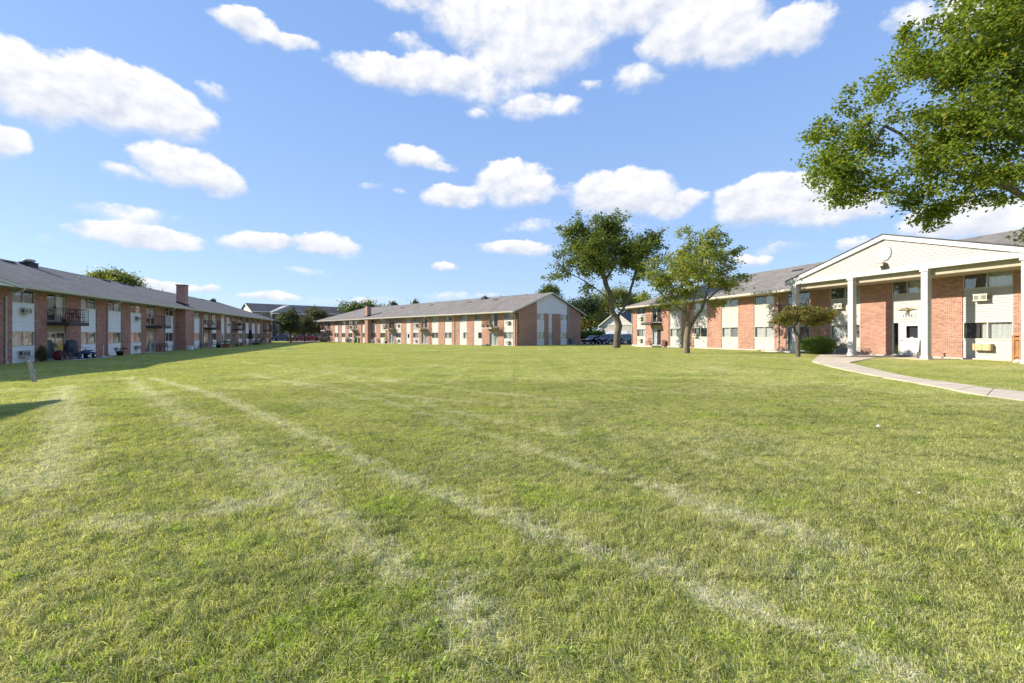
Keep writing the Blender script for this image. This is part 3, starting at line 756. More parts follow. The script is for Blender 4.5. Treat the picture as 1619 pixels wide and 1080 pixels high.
rR = lambda px, d: (inward(FR, px, d), d)
roof_details(ro, LR, z0, OVH, ROOFK, [rR(1257, 5.6)], [rR(1100, 6.0)])
fg = Frame(OR+Vector((uR.y, -uR.x))*(OVH+.06), uR)
downspout(br, fg.s_(1216.5), sR(1231.5), kick=-1, foot=2.2)
q = MB(); q.tube([(.0-.06, -.06, 4.9), (-.06, -.06, .0)], .045, 6); q.build('downspout', FASC, br)
q = MB(); q.tube([(sR(1058)-.0, -.05, 4.9), (sR(1058), -.05, .0)], .022, 5); q.build('conduit', IRON, br)
# concrete plinth strip
q = MB(); q.box(-.05, -.12, -.5, LR+.05, -.002, .03); q.build('plinth', CONC, br)

# portico: everything in building coordinates, columns in front of the wall
cC = 32.2
dC = (cR-cC)/math.hypot(1, .29)          # distance of the column line from the wall
def sC(px): return (onR(px, cC)-OR).dot(uR)
col_s = [sC(1258), sC(1348.6), sC(1464.4)]; stp = (col_s[2]-col_s[0])/2
col_s = [col_s[2]-2*stp, col_s[2]-stp, col_s[2], col_s[2]+stp]
zbm = 5.45-ZR; zbt = zbm+.30
pm = MB(); xa, xb = col_s[0]-.45, col_s[3]+.45
dF = dC+.22
pm.box(xa, -dF, zbm, xb, -dF+.40, zbt); pm.box(xa, -dF+.401, zbm, xa+.3, -OVH-.13, zbt); pm.box(xb-.3, -dF+.401, zbm, xb, -OVH-.13, zbt)
po = pm.build('portico', WHITE, br)
for s in col_s:
    c = MB(); w2 = .17
    c.box(s-w2, -dC-w2, -.12, s+w2, -dC+w2, zbm-.001)
    c.box(s-w2-.05, -dC-w2-.05, zbm-.14, s+w2+.05, -dC+w2+.05, zbm-.002); c.box(s-w2-.035, -dC-w2-.035, -.10, s+w2+.035, -dC+w2+.035, .14); c.box(s-w2-.02, -dC-w2-.02, 2.62, s+w2+.02, -dC+w2+.02, 2.66)
    c.build('column', WHITE, po)
ps = MB(); ps.box(xa+.31, -dF+.402, 4.885, xb-.31, -.002, 4.925); ps.box(xa+.31, -dF+.402, 4.926, xb-.31, -dF+.43, zbt); ps.build('soffit', SOFF, po)
xm = (xa+xb)/2; hw = (xb-xa)/2+.12; kp = .305; zp0 = zbt+.02; zap = zp0+hw*kp
sd_ = MB(); z = zbt+.001
def plim(z, inset=.0): d = (zap-z)/kp-inset; return xm-d, xm+d
while z < zap-.17:
    a0, b0 = plim(z+.16); a1, b1 = plim(min(z+.15+.16, zap))
    sd_.add([(a0, -dF+.05, z), (b0, -dF+.05, z), (b1, -dF+.085, z+.15), (a1, -dF+.085, z+.15), (a0, -dF+.085, z), (b0, -dF+.085, z)], [(0,1,2,3), (4,5,1,0)]); z += .15
a0, b0 = plim(zbt)
sd_.add([(a0+.1, -dF+.10, zbt), (b0-.1, -dF+.10, zbt), (xm, -dF+.10, zap-.06), (a0+.1, -dF+.2, zbt), (b0-.1, -dF+.2, zbt), (xm, -dF+.2, zap-.06)], [(0,1,2), (5,4,3)])
sd_.build('pediment_siding', SIDE, po)
rk = MB(); rt = MB(); yb = 5.6
for sg in (-1, 1):
    x0_, x1_ = xm+sg*(hw+.12), xm
    z0_, z1_ = zap-(hw+.12)*kp, zap
    P = lambda y, o: [(x0_, y, z0_+o), (x1_, y, z1_+o)]
    for (y0_, y1_, lo, hi, mbx) in ((-dF-.08, -dF+.045, -.30, -.03, rk), (-dF-.12, yb, -.025, .03, rt)):
        v = [(x0_, y0_, z0_+lo), (x1_, y0_, z1_+lo), (x1_, y0_, z1_+hi), (x0_, y0_, z0_+hi), (x0_, y1_, z0_+lo), (x1_, y1_, z1_+lo), (x1_, y1_, z1_+hi), (x0_, y1_, z0_+hi)]
        fs = [(0,1,2,3), (7,6,5,4), (0,4,5,1), (3,2,6,7), (1,5,6,2), (0,3,7,4)]
        if sg > 0: fs = [tuple(reversed(f)) for f in fs]
        mbx.add(v, fs)
rk.build('rake_trim', WHITE, po)
# roof of the portico runs back until it dies into the main roof
rt = MB()
for sg in (-1, 1):
    x0_ = xm+sg*(hw+.12); z0_ = zap-(hw+.12)*kp
    def yhit(zz): return (zz-5.12)/ROOFK-OVH+.3
    rt.add([(x0_, -dF-.12, z0_), (xm, -dF-.12, zap), (xm, yhit(zap), zap), (x0_, max(yhit(z0_), -OVH), z0_),
            (x0_, -dF-.12, z0_+.05), (xm, -dF-.12, zap+.05), (xm, yhit(zap), zap+.05), (x0_, max(yhit(z0_), -OVH), z0_+.05)],
           [(0,3,2,1), (4,5,6,7), (0,1,5,4), (0,4,7,3)] if sg < 0 else [(1,2,3,0), (7,6,5,4), (4,5,1,0), (3,7,4,0)])
rt.build('portico_roof', SHING_D, po)
# oval medallion, floodlight, house number, eagle ornament
md = MB(); n = 40; yv = -dF+.045
vs = [(xm, yv-.05, zbt+1.02)]+[(xm+.36*math.cos(2*math.pi*k/n), yv-.035, zbt+1.02+.44*math.sin(2*math.pi*k/n)) for k in range(n)]+[(xm+.36*math.cos(2*math.pi*k/n), yv+.02, zbt+1.02+.44*math.sin(2*math.pi*k/n)) for k in range(n)]
md.add(vs, [(0, 1+(k+1) % n, 1+k) for k in range(n)]+[(1+k, 1+(k+1) % n, 1+n+(k+1) % n, 1+n+k) for k in range(n)])
mo = md.build('medallion', WHITE, po)
rr_ = MB(); rr_.tube([(xm+.39*math.cos(2*math.pi*k/n), yv-.03, zbt+1.02+.47*math.sin(2*math.pi*k/n)) for k in range(n+1)], .022, 6, False); rr_.build('rim', WHITE, mo)
fl = MB(); fl.add([(xm-.30, yv-.42, zbt+.16), (xm+.22, yv-.42, zbt+.16), (xm+.22, yv-.02, zbt+.22), (xm-.30, yv-.02, zbt+.22), (xm-.24, yv-.30, zbt+.34), (xm+.16, yv-.30, zbt+.34), (xm+.16, yv-.02, zbt+.40), (xm-.24, yv-.02, zbt+.40)],
    [(0,3,2,1), (4,5,6,7), (0,1,5,4), (1,2,6,5), (2,3,7,6), (3,0,4,7)]); fl.tube([(xm-.04, yv, zbt+.45), (xm-.04, yv-.1, zbt+.36)], .03, 6)
fo = fl.build('floodlight', plain('bronze', (.13,.10,.07), .5, .5), po)
q = MB(); q.add([(xm-.25, yv-.425, zbt+.175), (xm+.17, yv-.425, zbt+.175), (xm+.12, yv-.318, zbt+.32), (xm-.20, yv-.318, zbt+.32)], [(0,1,2,3)]); q.build('lens', plain('lamp_lens', (.6,.55,.4), .2, .6), fo)
ds0, ds1 = [b for b in bays if b[2] == 'doorwin'][0][:2]; dx = (ds0+ds1)/2+.05
q = MB(); q.box(dx-.42, .015, 2.46, dx+.42, .046, 2.78); nb = q.build('number_plate', WHITE, br)
cu = bpy.data.curves.new('digits', 'FONT'); cu.body = '1599'; cu.size = .27; cu.extrude = .008; cu.align_x = 'CENTER'; cu.space_character = 1.15
to = bpy.data.objects.new('digits', cu); C.objects.link(to); bpy.context.view_layer.update()
me = bpy.data.meshes.new_from_object(to.evaluated_get(bpy.context.evaluated_depsgraph_get())); bpy.data.objects.remove(to)
me.materials.append(plain('digit_dark', (.05,.045,.04), .5)); to = bpy.data.objects.new('house_number', me); C.objects.link(to); to.parent = nb
to.matrix_local = Matrix.Translation((dx, .006, 2.53)) @ Matrix.Rotation(R(90), 4, 'X')
eg = MB(); ez = 2.98; ey = .0
eg.smooth = True
eg.tube([(dx, ey-.01, ez-.16), (dx, ey-.04, ez), (dx+.02, ey-.05, ez+.12), (dx-.03, ey-.07, ez+.2), (dx-.07, ey-.08, ez+.19)], [.03, .09, .07, .045, .012], 8)
for sg in (-1, 1):
    for k in range(6):
        a = R(12+k*13); ln = .52-.05*k
        eg.tube([(dx+sg*.05, ey-.02, ez+.02-.02*k), (dx+sg*(.05+ln*math.cos(a)*.6), ey-.03, ez+.05+ln*.35*math.sin(a)), (dx+sg*(.05+ln*math.cos(a-.3)), ey-.02, ez-.02*k+ln*.28*math.sin(a))], [.04, .035, .008], 5, True, .5)
for k in range(5): eg.tube([(dx, ey-.02, ez-.1), (dx+(k-2)*.07, ey-.02, ez-.26)], [.03, .012], 5)
eg.build('eagle_ornament', plain('ornament_tan', (.30,.25,.16), .6), br)
q = MB(); q.box(ds1+.03, -.05, 1.25, ds1+.12, -.002, 1.5); q.build('intercom', plain('intercom', (.6,.5,.42), .5), br)
q = MB(); q.box(dx+.15, .03, 1.16, dx+.33, .05, 1.24); q.build('notice', WHITE, br)

# off-frame neighbour whose roof corner throws the shadow at the left edge
fB = Frame((-26.5, 9.6), (.50, -.86)); 
uB = Vector((-.55, .835)).normalized(); oB = Vector((uB.y, -uB.x)); GB = Vector((-20.9, 12.35)); LB = 20.
OB = GB-oB*OVH-uB*(LB+.35); ZB = -.2
bb = empty('apartment_building', (OB.x, OB.y, ZB), math.atan2(uB.y, uB.x), 'brick apartment block outside the picture at the left whose roof corner shades the near lawn', 'building', 'apartment blocks round the lawn')
facade(bb, None, [(1.5+k*4.2, 3.6+k*4.2, 'sid', {}) for k in range(4)], LB, BRICK_L, SIDE_W, rg)
shell(bb, LB, DEPTH, BRICK_L, gable=(True, True)); roof(bb, LB, SHING)
# ================================================================== background buildings
# three-storey block behind the pines
O3 = Vector((-73.4, 128.6)); u3 = Vector((1, 1)).normalized(); F3 = Frame(O3, u3); L3 = 32.
b3 = empty('apartment_building', (O3.x, O3.y, -.1), F3.ang, 'distant taupe three-storey apartment building with dark roof and pale gable behind the pines', 'building')
TAUPE = plain('taupe_siding', (.21,.175,.155), .8); PALE = plain('pale_siding', (.72,.70,.58), .7); GREYR = shingle_mat('pale_grey_roof', (.36,.36,.38), (.42,.42,.44))
m = MB(); D3 = 11.4
m.box(0, 0, -.5, L3, D3, 8.3); m.build('wall', TAUPE, b3)
m = MB(); zr3 = 8.3+ (D3/2+.5)*.42
m.add([(-.4,-.5,8.3),(L3+.4,-.5,8.3),(L3+.4,D3/2,zr3),(-.4,D3/2,zr3),(L3+.4,D3+.5,8.3),(-.4,D3+.5,8.3)], [(0,1,2,3),(3,2,4,5)])
m.add([(-.4,-.5,8.1),(L3+.4,-.5,8.1),(L3+.4,D3/2,zr3-.2),(-.4,D3/2,zr3-.2),(L3+.4,D3+.5,8.1),(-.4,D3+.5,8.1)], [(3,2,1,0),(5,4,2,3)])
m.build('roof', SHING_D, b3)
m = MB(); m.add([(-.01,0,8.3),(-.01,D3,8.3),(-.01,D3/2,zr3-.25)], [(0,2,1)]); m.add([(L3+.01,0,8.3),(L3+.01,D3,8.3),(L3+.01,D3/2,zr3-.25)], [(0,1,2)]); m.box(-.05,0,5.4,-.011,D3,8.3)
m.box(-.4,-.56,8.08,L3+.4,-.505,8.32)
m.add([(-.45,-.5,8.0),(-.45,D3/2,zr3-.3),(-.45,D3/2,zr3+.03),(-.45,-.5,8.33),(-.40,-.5,8.0),(-.40,D3/2,zr3-.3),(-.40,D3/2,zr3+.03),(-.40,-.5,8.33)],[(0,1,2,3),(7,6,5,4),(3,2,6,7),(0,4,5,1)])
m.build('gable_siding', PALE, b3)
s3 = lambda px: F3.s_(px)
gx0, gx1 = s3(424), s3(483)
m = MB(); gm = (gx0+gx1)/2; m.add([(gx0,-2.6,8.0),(gx1,-2.6,8.0),(gm,-2.4+.2,10.4),(gm,4.5,10.5)], [(0,1,2)]); m.add([(gx0,-2.6,8.0),(gm,-2.2,10.4),(gm,4.5,10.4),(gx0,.5,8.3),(gx1,-2.6,8.0),(gx1,.5,8.3)], [(0,1,2,3),(4,5,2,1)])
m.build('porch_roof', GREYR, b3)
m = MB(); m.box(gx0+.4,-2.5,7.6,gx1-.4,0,7.99); m.build('porch_beam', PALE, b3)
for k, px in enumerate((425, 436, 447, 470, 482)):
    m = MB(); x = s3(px); m.box(x-.15,-2.4,-.3,x+.15,-2.1,7.6); m.build('column', BEIGEB, b3)
for fl_ in range(3):
    for px in (402, 410, 418, 431, 441, 452, 464, 475, 488, 500):
        x = s3(px); z = fl_*2.75
        wb = (px in (431, 464)); w2 = 1.0 if wb else .6
        m = MB(); m.box(x-w2, -.06, z+(.1 if wb else .95), x+w2, .02, z+2.3); o = m.build('window', PALE, b3)
        m = MB(); m.box(x-w2+.1, -.075, z+(.2 if wb else 1.05), x-.04, -.062, z+2.2); m.box(x+.04, -.075, z+(.2 if wb else 1.05), x+w2-.1, -.062, z+2.2); m.build('pane', plain('far_glass', (.09,.10,.11), .12, .6), o)
    if fl_ > 0:
        for (a, b) in ((425, 436), (436, 447), (470, 482)):
            m = MB(); xa_, xb_ = s3(a)+.2, s3(b)-.2; z = fl_*2.75; m.box(xa_, -2.1, z-.2, xb_, -.001, z)
            m.build('balcony', BROWN, b3)
            m = MB(); m.box(xa_, -2.08, z+.95, xb_, -2.03, z+1.0); n = int((xb_-xa_)/.16)
            for q in range(n+1): m.box(xa_+(xb_-xa_)*q/n-.012, -2.07, z, xa_+(xb_-xa_)*q/n+.012, -2.04, z+.95)
            m.build('railing', IRON, b3)

# garage-like house behind the parked cars
pG = at(950.5, 529, 100); O4 = Vector((pG.x, pG.y)); b4 = empty('garage_building', (O4.x, O4.y, -.05), R(-30), 'cream garage with a white overhead door and dark roof beyond the parked cars', 'garage')
GW, GD = 6.8, 13.
m = MB(); m.box(0,0,-.3,GW,GD,3.9); m.build('wall', plain('garage_stucco', (.55,.50,.40), .8), b4)
m = MB(); m.add([(0,-.02,3.9),(GW,-.02,3.9),(GW/2,-.02,6.4)], [(0,1,2)]); m.build('gable_siding', PALE, b4)
for sg in (0, 1):
    m = MB(); x0 = -.45 if sg == 0 else GW+.45
    v = [(x0,-.5,3.55),(GW/2,-.5,6.6),(GW/2,GD+.3,6.6),(x0,GD+.3,3.55),(x0,-.5,3.42),(GW/2,-.5,6.47),(GW/2,GD+.3,6.47),(x0,GD+.3,3.42)]
    fs = [(0,3,2,1),(4,5,6,7),(0,1,5,4),(0,4,7,3)]
    if sg: fs = [tuple(reversed(f)) for f in fs]
    m.add(v, fs); m.build('roof', SHING_D, b4)
m = MB(); 
for sg in (0, 1):
    x0 = -.47 if sg == 0 else GW+.47
    m.add([(x0,-.53,3.35),(GW/2,-.53,6.40),(GW/2,-.53,6.66),(x0,-.53,3.62)], [(0,1,2,3)])
m.box(-.1,-.10,3.62,GW+.1,-.021,3.92); m.build('trim', PALE, b4)
m = MB(); m.box(.9,-.06,-.1,GW-.9,-.001,2.5)
for k in range(1, 5): m.box(.9,-.075,-.1+k*.52,GW-.9,-.061,-.07+k*.52)
m.build('garage_door', plain('door_bluewhite', (.66,.68,.74), .5), b4)
m = MB(); m.box(.35,-.25,2.35,.6,-.001,2.7); m.build('wall_lamp', BLACK, b4)
p5 = at(987, 529, 122); b5 = empty('house', (p5.x, p5.y, -.05), R(-6), 'taller grey-roofed house peeking out between the garage and the right-hand block', 'house')
m = MB(); m.box(0,0,-.3,16,9,5.6); m.build('wall', plain('house_beige', (.48,.44,.36), .8), b5)
m = MB(); m.add([(-.5,-.5,5.4),(16.5,-.5,5.4),(16.5,4.5,9.2),(3.2,4.5,9.2),(-.5,9.5,5.4)], [(0,1,2,3),(0,3,4)]); m.add([(-.5,-.5,5.2),(16.5,-.5,5.2),(16.5,-.5,5.4),(-.5,-.5,5.4)], [(0,1,2,3)]); m.build('roof', SHING, b5)
for x in (1.2, 4.5):
    m = MB(); m.box(x,-.05,3.6,x+1.2,-.001,4.8); o = m.build('window', PALE, b5); m = MB(); m.box(x+.1,-.06,3.7,x+1.1,-.051,4.7); m.build('pane', plain('far_glass', (.09,.10,.11), .12, .6), o)
# low wall and hedge behind the cars
hpts = (at(918, 529, 98), at(950, 529, 98))

# ================================================================== vehicles
def car_paint(name, col): 
    if name in MATS: return MATS[name]
    t = NT(name); MATS[name] = t.done(t.bsdf(col, .35, .5, .15, None, **{'Coat Weight': 1.0, 'Coat Roughness': .04})); return MATS[name]
CGL = plain('car_glass', (.02,.025,.03), .05, .8, var=0.)
TYRE = plain('tyre', (.015,.015,.015), .8); RIM = plain('rim', (.45,.45,.47), .3, .5, .8)
HEADL = plain('headlamp', (.75,.77,.8), .15, .7); TAILL = plain('tail_lamp', (.35,.02,.02), .2, .6); PLATE = plain('licence_plate', (.7,.7,.68), .5)
def car(loc, rz, kind, paint, label, cat, group=None):
    o = empty({'suv': 'parked_suv', 'sedan': 'parked_sedan', 'pickup': 'pickup_truck'}[kind], loc, rz, label, cat, group)
    if kind == 'suv': Lc, W, hb, ht = 4.7, 1.86, 1.02, 1.72; prof = [(-2.3,.45),(-2.33,.75),(-2.25,.98),(-1.15,1.06),(-.35,1.66),(.3,1.72),(1.75,1.68),(2.2,1.15),(2.33,.95),(2.35,.45)]; belt = [(-1.15,1.06),(2.2,1.12)]
    elif kind == 'sedan': Lc, W, hb, ht = 4.6, 1.78, .92, 1.44; prof = [(-2.28,.42),(-2.3,.66),(-2.2,.80),(-1.05,.92),(-.25,1.40),(.45,1.44),(1.1,1.38),(1.75,1.0),(2.25,.95),(2.32,.45)]; belt = [(-1.05,.92),(1.75,1.0)]
    else: Lc, W, hb, ht = 5.6, 1.95, 1.1, 1.85; prof = [(-2.75,.5),(-2.8,.85),(-2.7,1.08),(-1.45,1.14),(-.85,1.8),(-.1,1.86),(.65,1.8),(.85,1.16),(2.75,1.14),(2.8,.5)]; belt = [(-1.45,1.14),(.85,1.16)]
    # lofted body: rows across the width following the side profile, cabin narrower towards the top
    def half(z): return W/2-(.0 if z < hb else (z-hb)*.28)-(.05 if z < .55 else 0)
    wx = (-1.42, 1.38) if kind != 'pickup' else (-1.85, 1.75)
    rw = .35
    low = []
    # underside outline with wheel arches
    x0, x1 = prof[0][0], prof[-1][0]
    for xc in wx:
        pass
    und = [(x0, .30)]
    for xc in wx:
        for k in range(9):
            a = math.pi*(1-k/8); und.append((xc+(rw+.07)*math.cos(a), max(.30, .34+(rw+.07)*math.sin(a))))
    und.append((x1, .30))
    poly = prof+list(reversed(und))
    b = MB(); n = len(poly)
    rows = []
    for sg in (-1, 1):
        for ins, dz in ((0, 0),): rows.append([(x, sg*half(z), z) for x, z in poly])
    v = rows[0]+rows[1]
    b.smooth = False
    b.add(v, [tuple(reversed(range(n))), tuple(range(n, 2*n))]+[(i, (i+1) % n, (i+1) % n+n, i+n) for i in range(n)])
    bo = b.build('body', paint, o)
    md_ = bo.modifiers.new('bevel', 'BEVEL'); md_.width = .05; md_.segments = 2; md_.limit_method = 'ANGLE'; md_.angle_limit = R(20)
    # glass: side windows, windscreen, rear screen laid just proud of the body
    gtop = [p for p in prof if p[1] > hb+.25]
    def shrink(pts, f=.86):
        cx = sum(p[0] for p in pts)/len(pts); cz = sum(p[1] for p in pts)/len(pts); return [(cx+(x-cx)*f, cz+(z-cz)*f) for x, z in pts]
    cab = shrink([belt[0]]+gtop+[belt[1]], .84)
    xm_ = (cab[0][0]+cab[-1][0])/2
    for sg in (-1, 1):
        s = MB(); s.add([(x, sg*(half(z)+.006), z+.02) for x, z in cab], [tuple(range(len(cab))) if sg > 0 else tuple(reversed(range(len(cab))))])
        s.cur = 1
        for xx in (xm_-.05, xm_+.75): s.add([(xx-.04, sg*(half(hb)+.012), hb+.05), (xx+.04, sg*(half(hb)+.012), hb+.05), (xx+.04, sg*(half(ht-.12)+.012), ht-.12), (xx-.04, sg*(half(ht-.12)+.012), ht-.12)], [(0,1,2,3)])
        s.build('side_window', [CGL, paint], o)
    ib = [i for i, p in enumerate(prof) if p == belt[0]][0]
    def screen(p, q, name, off):
        (xa, za), (xb, zb) = p, q; d = Vector((xb-xa, zb-za)); nrm = Vector((-d.y, d.x)).normalized()*off
        pa = (xa+d.x*.1+nrm.x, za+d.y*.1+nrm.y); pb = (xa+d.x*.92+nrm.x, za+d.y*.92+nrm.y)
        s = MB(); wa, wb = half(pa[1])-.12, half(pb[1])-.10
        s.add([(pa[0], -wa, pa[1]), (pa[0], wa, pa[1]), (pb[0], wb, pb[1]), (pb[0], -wb, pb[1])], [(0,1,2,3)]); s.build(name, CGL, o)
    screen(prof[ib], prof[ib+1], 'windscreen', .012)
    j = [i for i, p in enumerate(prof) if p[1] > hb+.3][-1]; screen(prof[j+1], prof[j], 'rear_window', -.012)
    for xc in wx:
        for sg in (-1, 1):
            t = MB(); t.wheel((xc, sg*(W/2-.12), rw), rw, .22); wo = t.build('wheel', TYRE, o)
            t = MB(); t.wheel((xc, sg*(W/2-.005), rw), rw*.62, .03, n=12); 
            for k in range(5):
                a = 2*math.pi*k/5; t.tube([(xc, sg*(W/2+.015), rw), (xc+rw*.55*math.cos(a), sg*(W/2+.015), rw+rw*.55*math.sin(a))], .025, 4)
            t.build('rim', RIM, wo)
    zf = prof[1][1]
    for sg in (-1, 1):
        t = MB(); t.add([(x0-.045, sg*(W/2-.62), zf-.02), (x0-.045, sg*(W/2-.16), zf+.0), (x0+.02, sg*(W/2-.06), zf+.13), (x0-.03, sg*(W/2-.62), zf+.10), (x0+.25, sg*(W/2+.004), zf+.02), (x0+.25, sg*(W/2+.004), zf+.15)], [(0,1,2,3), (1,4,5,2)] if sg > 0 else [(3,2,1,0), (2,5,4,1)]); t.build('headlight', HEADL, o)
        t = MB(); t.box(x1-.12, sg*(W/2-.22)-.12, hb-.22, x1+.03, sg*(W/2-.22)+.19*sg*sg*.9, hb-.02); t.build('tail_light', TAILL, o)
        t = MB(); mx_ = belt[0][0]+.25; t.box(mx_, sg*(W/2+.10)-.09, hb+.02, mx_+.12, sg*(W/2+.10)+.09, hb+.17); t.build('mirror', paint, o)
    t = MB(); t.box(x0-.05, -.5, zf-.22, x0-.02, .5, zf-.02)
    for k in range(3): t.box(x0-.06, -.5, zf-.20+.07*k, x0-.051, .5, zf-.18+.07*k)
    t.build('grille', BLACK, o)
    t = MB(); t.box(x0-.08, -.26, zf-.36, x0-.055, .26, zf-.24); t.build('licence_plate', PLATE, o)
    return o
NAVY = car_paint('paint_navy', (.012,.018,.05)); BLK = car_paint('paint_black', (.008,.009,.012)); RED = car_paint('paint_red', (.30,.015,.015)); DBL = car_paint('paint_dark_blue', (.02,.028,.055))
grp = 'dark cars in the back parking row'
def gY(px, Y): X = ray(px)*Y; return (X, Y, H(X, Y)+.03)
car(gY(938, 79.5), R(38), 'sedan', BLK, 'black sedan nearest the gable end of the far brick block', 'car', grp)
car(gY(960, 78.5), R(44), 'suv', NAVY, 'dark blue hatchback with white headlights, just left of the big tree trunk', 'car', grp)
car(gY(984, 80), R(44), 'suv', BLK, 'black car half hidden behind the big tree trunk', 'car', grp)
car(gY(999, 83), R(128), 'sedan', DBL, 'dark car with red tail lamp at the corner of the right-hand block', 'car', grp)
car(gY(444.5, 119), R(4), 'suv', NAVY, 'dark blue minivan parked beyond the end of the shaded block', 'car')
car(gY(477, 122), R(14), 'sedan', RED, 'red sedan parked behind the middle pine', 'car')
car(gY(489, 126), R(184), 'pickup', car_paint('paint_bright_red', (.42,.012,.015)), 'bright red pickup truck between the two right pine trunks', 'truck')

# ================================================================== small objects
def pnt(fr, px, d, zb):   # point d metres in front of a facade, at the pixel column
    out = Vector((fr.u.y, -fr.u.x)); s = fr.s_(px)
    f2 = Frame(fr.O+out*d, fr.u); q = f2.O+f2.u*f2.s_(px); return (q.x, q.y, zb)
def slab_obj(fr, zb, s0_, s1_, d, label=None):
    out = Vector((fr.u.y, -fr.u.x)); c = [fr.O+fr.u*s0_+out*.02, fr.O+fr.u*s0_+out*d, fr.O+fr.u*s1_+out*d, fr.O+fr.u*s1_+out*.02]
    m = MB(); m.slab([(p.x, p.y) for p in reversed(c)], zb-.3, zb+.035)
    return tag(m.build('patio', CONC), kind='structure')
PATIOS = []
for fr, zb, px, wd in ((FL, ZL, (74, 138), 1.7), (FL, ZL, (228, 262), 1.7), (FL, ZL, (322, 345), 1.7), (FL, ZL, (367, 384), 1.7), (FM, ZM, (762, 788), 1.6), (FM, ZM, (656, 676), 1.6), (FM, ZM, (604, 624), 1.6), (FR, ZR, (1020, 1046), 1.5), (FR, ZR, (1228, 1282), 1.5)):
    a, b = sorted((fr.s_(px[0]), fr.s_(px[1]))); slab_obj(fr, zb, a-.2, b+.2, wd)
    out = Vector((fr.u.y, -fr.u.x)); PATIOS.append([tuple(fr.O+fr.u*(a-.2)), tuple(fr.O+fr.u*(a-.2)+out*wd), tuple(fr.O+fr.u*(b+.2)+out*wd), tuple(fr.O+fr.u*(b+.2))])

GRN = leaf_mat('leaf_plain', (.06,.11,.02), (.10,.15,.03)); GRND = leaf_mat('leaf_deep', (.020,.05,.012), (.04,.075,.018)); LTRED = leaf_mat('leaf_redgreen', (.10,.035,.025), (.07,.08,.025))
FLW = leaf_mat('petal_mix', (.45,.10,.12), (.5,.35,.08)); POT = plain('pot_dark', (.03,.028,.028), .6); TERRA = plain('terracotta', (.36,.16,.09), .8)
WOOD = plain('wood_brown', (.16,.09,.05), .8); WOODG = plain('weathered_wood', (.36,.34,.31), .9, bump=.4); PLW = plain('plastic_white', (.75,.75,.74), .5); PLB = plain('plastic_blue', (.02,.05,.15), .4); PLR = plain('plastic_red', (.16,.015,.025), .5)
PLG = plain('plastic_green', (.03,.16,.10), .5); CLOTH = plain('cover_grey', (.06,.065,.075), .8); CHR = plain('chrome', (.6,.6,.62), .25, .5, 1.)

def leaves(centers, n, sig, size, seed, flat=.7, asp=.62, up=.5):
    """leaf-sized folded kites scattered round the centres -> vertex and face arrays"""
    rs = np.random.RandomState(seed); c = np.asarray(centers, float); N = len(c)*n
    P = np.repeat(c[:, :3], n, 0)
    s = np.repeat(c[:, 3], n)[:, None] if c.shape[1] > 3 else sig
    off = rs.normal(size=(N, 3))*s; off[:, 2] *= flat; P = P+off
    nr = rs.normal(size=(N, 3)); nr[:, 2] = np.abs(nr[:, 2])+up; nr /= np.linalg.norm(nr, axis=1)[:, None]
    d = rs.normal(size=(N, 3)); d[:, 2] -= .5; d -= nr*(d*nr).sum(1)[:, None]; d /= np.linalg.norm(d, axis=1)[:, None]
    e = np.cross(nr, d); sz = size*rs.uniform(.65, 1.25, (N, 1))
    fold = nr*sz*.16
    v = np.stack([P, P+d*sz*.5+e*sz*asp*.5+fold, P+d*sz, P+d*sz*.5-e*sz*asp*.5+fold], 1).reshape(-1, 3)
    return v, np.arange(N*4).reshape(-1, 4)
def np_mesh(name, v, f, mat, parent=None):
    me = bpy.data.meshes.new(name); me.vertices.add(len(v)); me.vertices.foreach_set('co', v.astype(np.float32).ravel())
    k = f.shape[1]; me.loops.add(f.size); me.loops.foreach_set('vertex_index', f.astype(np.int32).ravel())
    me.polygons.add(len(f)); me.polygons.foreach_set('loop_start', np.arange(0, f.size, k, dtype=np.int32)); me.polygons.foreach_set('loop_total', np.full(len(f), k, dtype=np.int32))
    me.materials.append(mat); me.update(calc_edges=True); me.validate()
    o = bpy.data.objects.new(name, me); C.objects.link(o)
    if parent is not None: o.parent = parent
    return o
def plant(name, loc, label, cat, r, h, mat, potmat=None, potr=.2, poth=.3, seed=1, n=500, size=.05, group=None, flowers=None, box=False, shape='ball'):
    o = empty(name, loc, 0, label, cat, group); z = 0
    if potmat:
        m = MB()
        if box: m.box(-potr, -potr*.6, 0, potr, potr*.6, poth); m.box(-potr-.03, -potr*.6-.03, poth-.05, potr+.03, potr*.6+.03, poth)
        else: m.lathe([(potr*.68, 0), (potr*.95, poth*.85), (potr*1.06, poth*.86), (potr*1.06, poth), (potr*.9, poth), (potr*.88, poth*.9)], 14)
        m.build('pot', potmat, o); z = poth
    rs = np.random.RandomState(seed); k = max(8, n//14)
    d = rs.normal(size=(k, 3)); d /= np.linalg.norm(d, axis=1)[:, None]; rr = rs.uniform(.3, 1, (k, 1))**.5
    c = d*rr*np.array([r, r, h/2])*.88
    if shape == 'cone':
        t = rs.uniform(0, 1, k)**1.3; a = rs.uniform(0, 6.28, k); q = r*(1-t)**.8*rs.uniform(.6, 1, k); c = np.stack([q*np.cos(a), q*np.sin(a), (t-.5)*h], 1)
    c[:, 2] += z+h/2
    st = MB()
    for k_ in range(0, len(c), 6): st.tube([(0, 0, z*.9), tuple(c[k_]*np.array([.4, .4, .6])), tuple(c[k_])], [.012, .008, .004], 4, False)
    st.build('stems', WOOD, o)
    v, f = leaves(c, 14, min(r, h)*.13, size, seed); np_mesh('foliage', v, f, mat, o)
    if flowers is not None:
        v, f = leaves(c[::3], 5, min(r, h)*.12, size*1.1, seed+5); np_mesh('flowers', v, f, flowers, o)
    return o
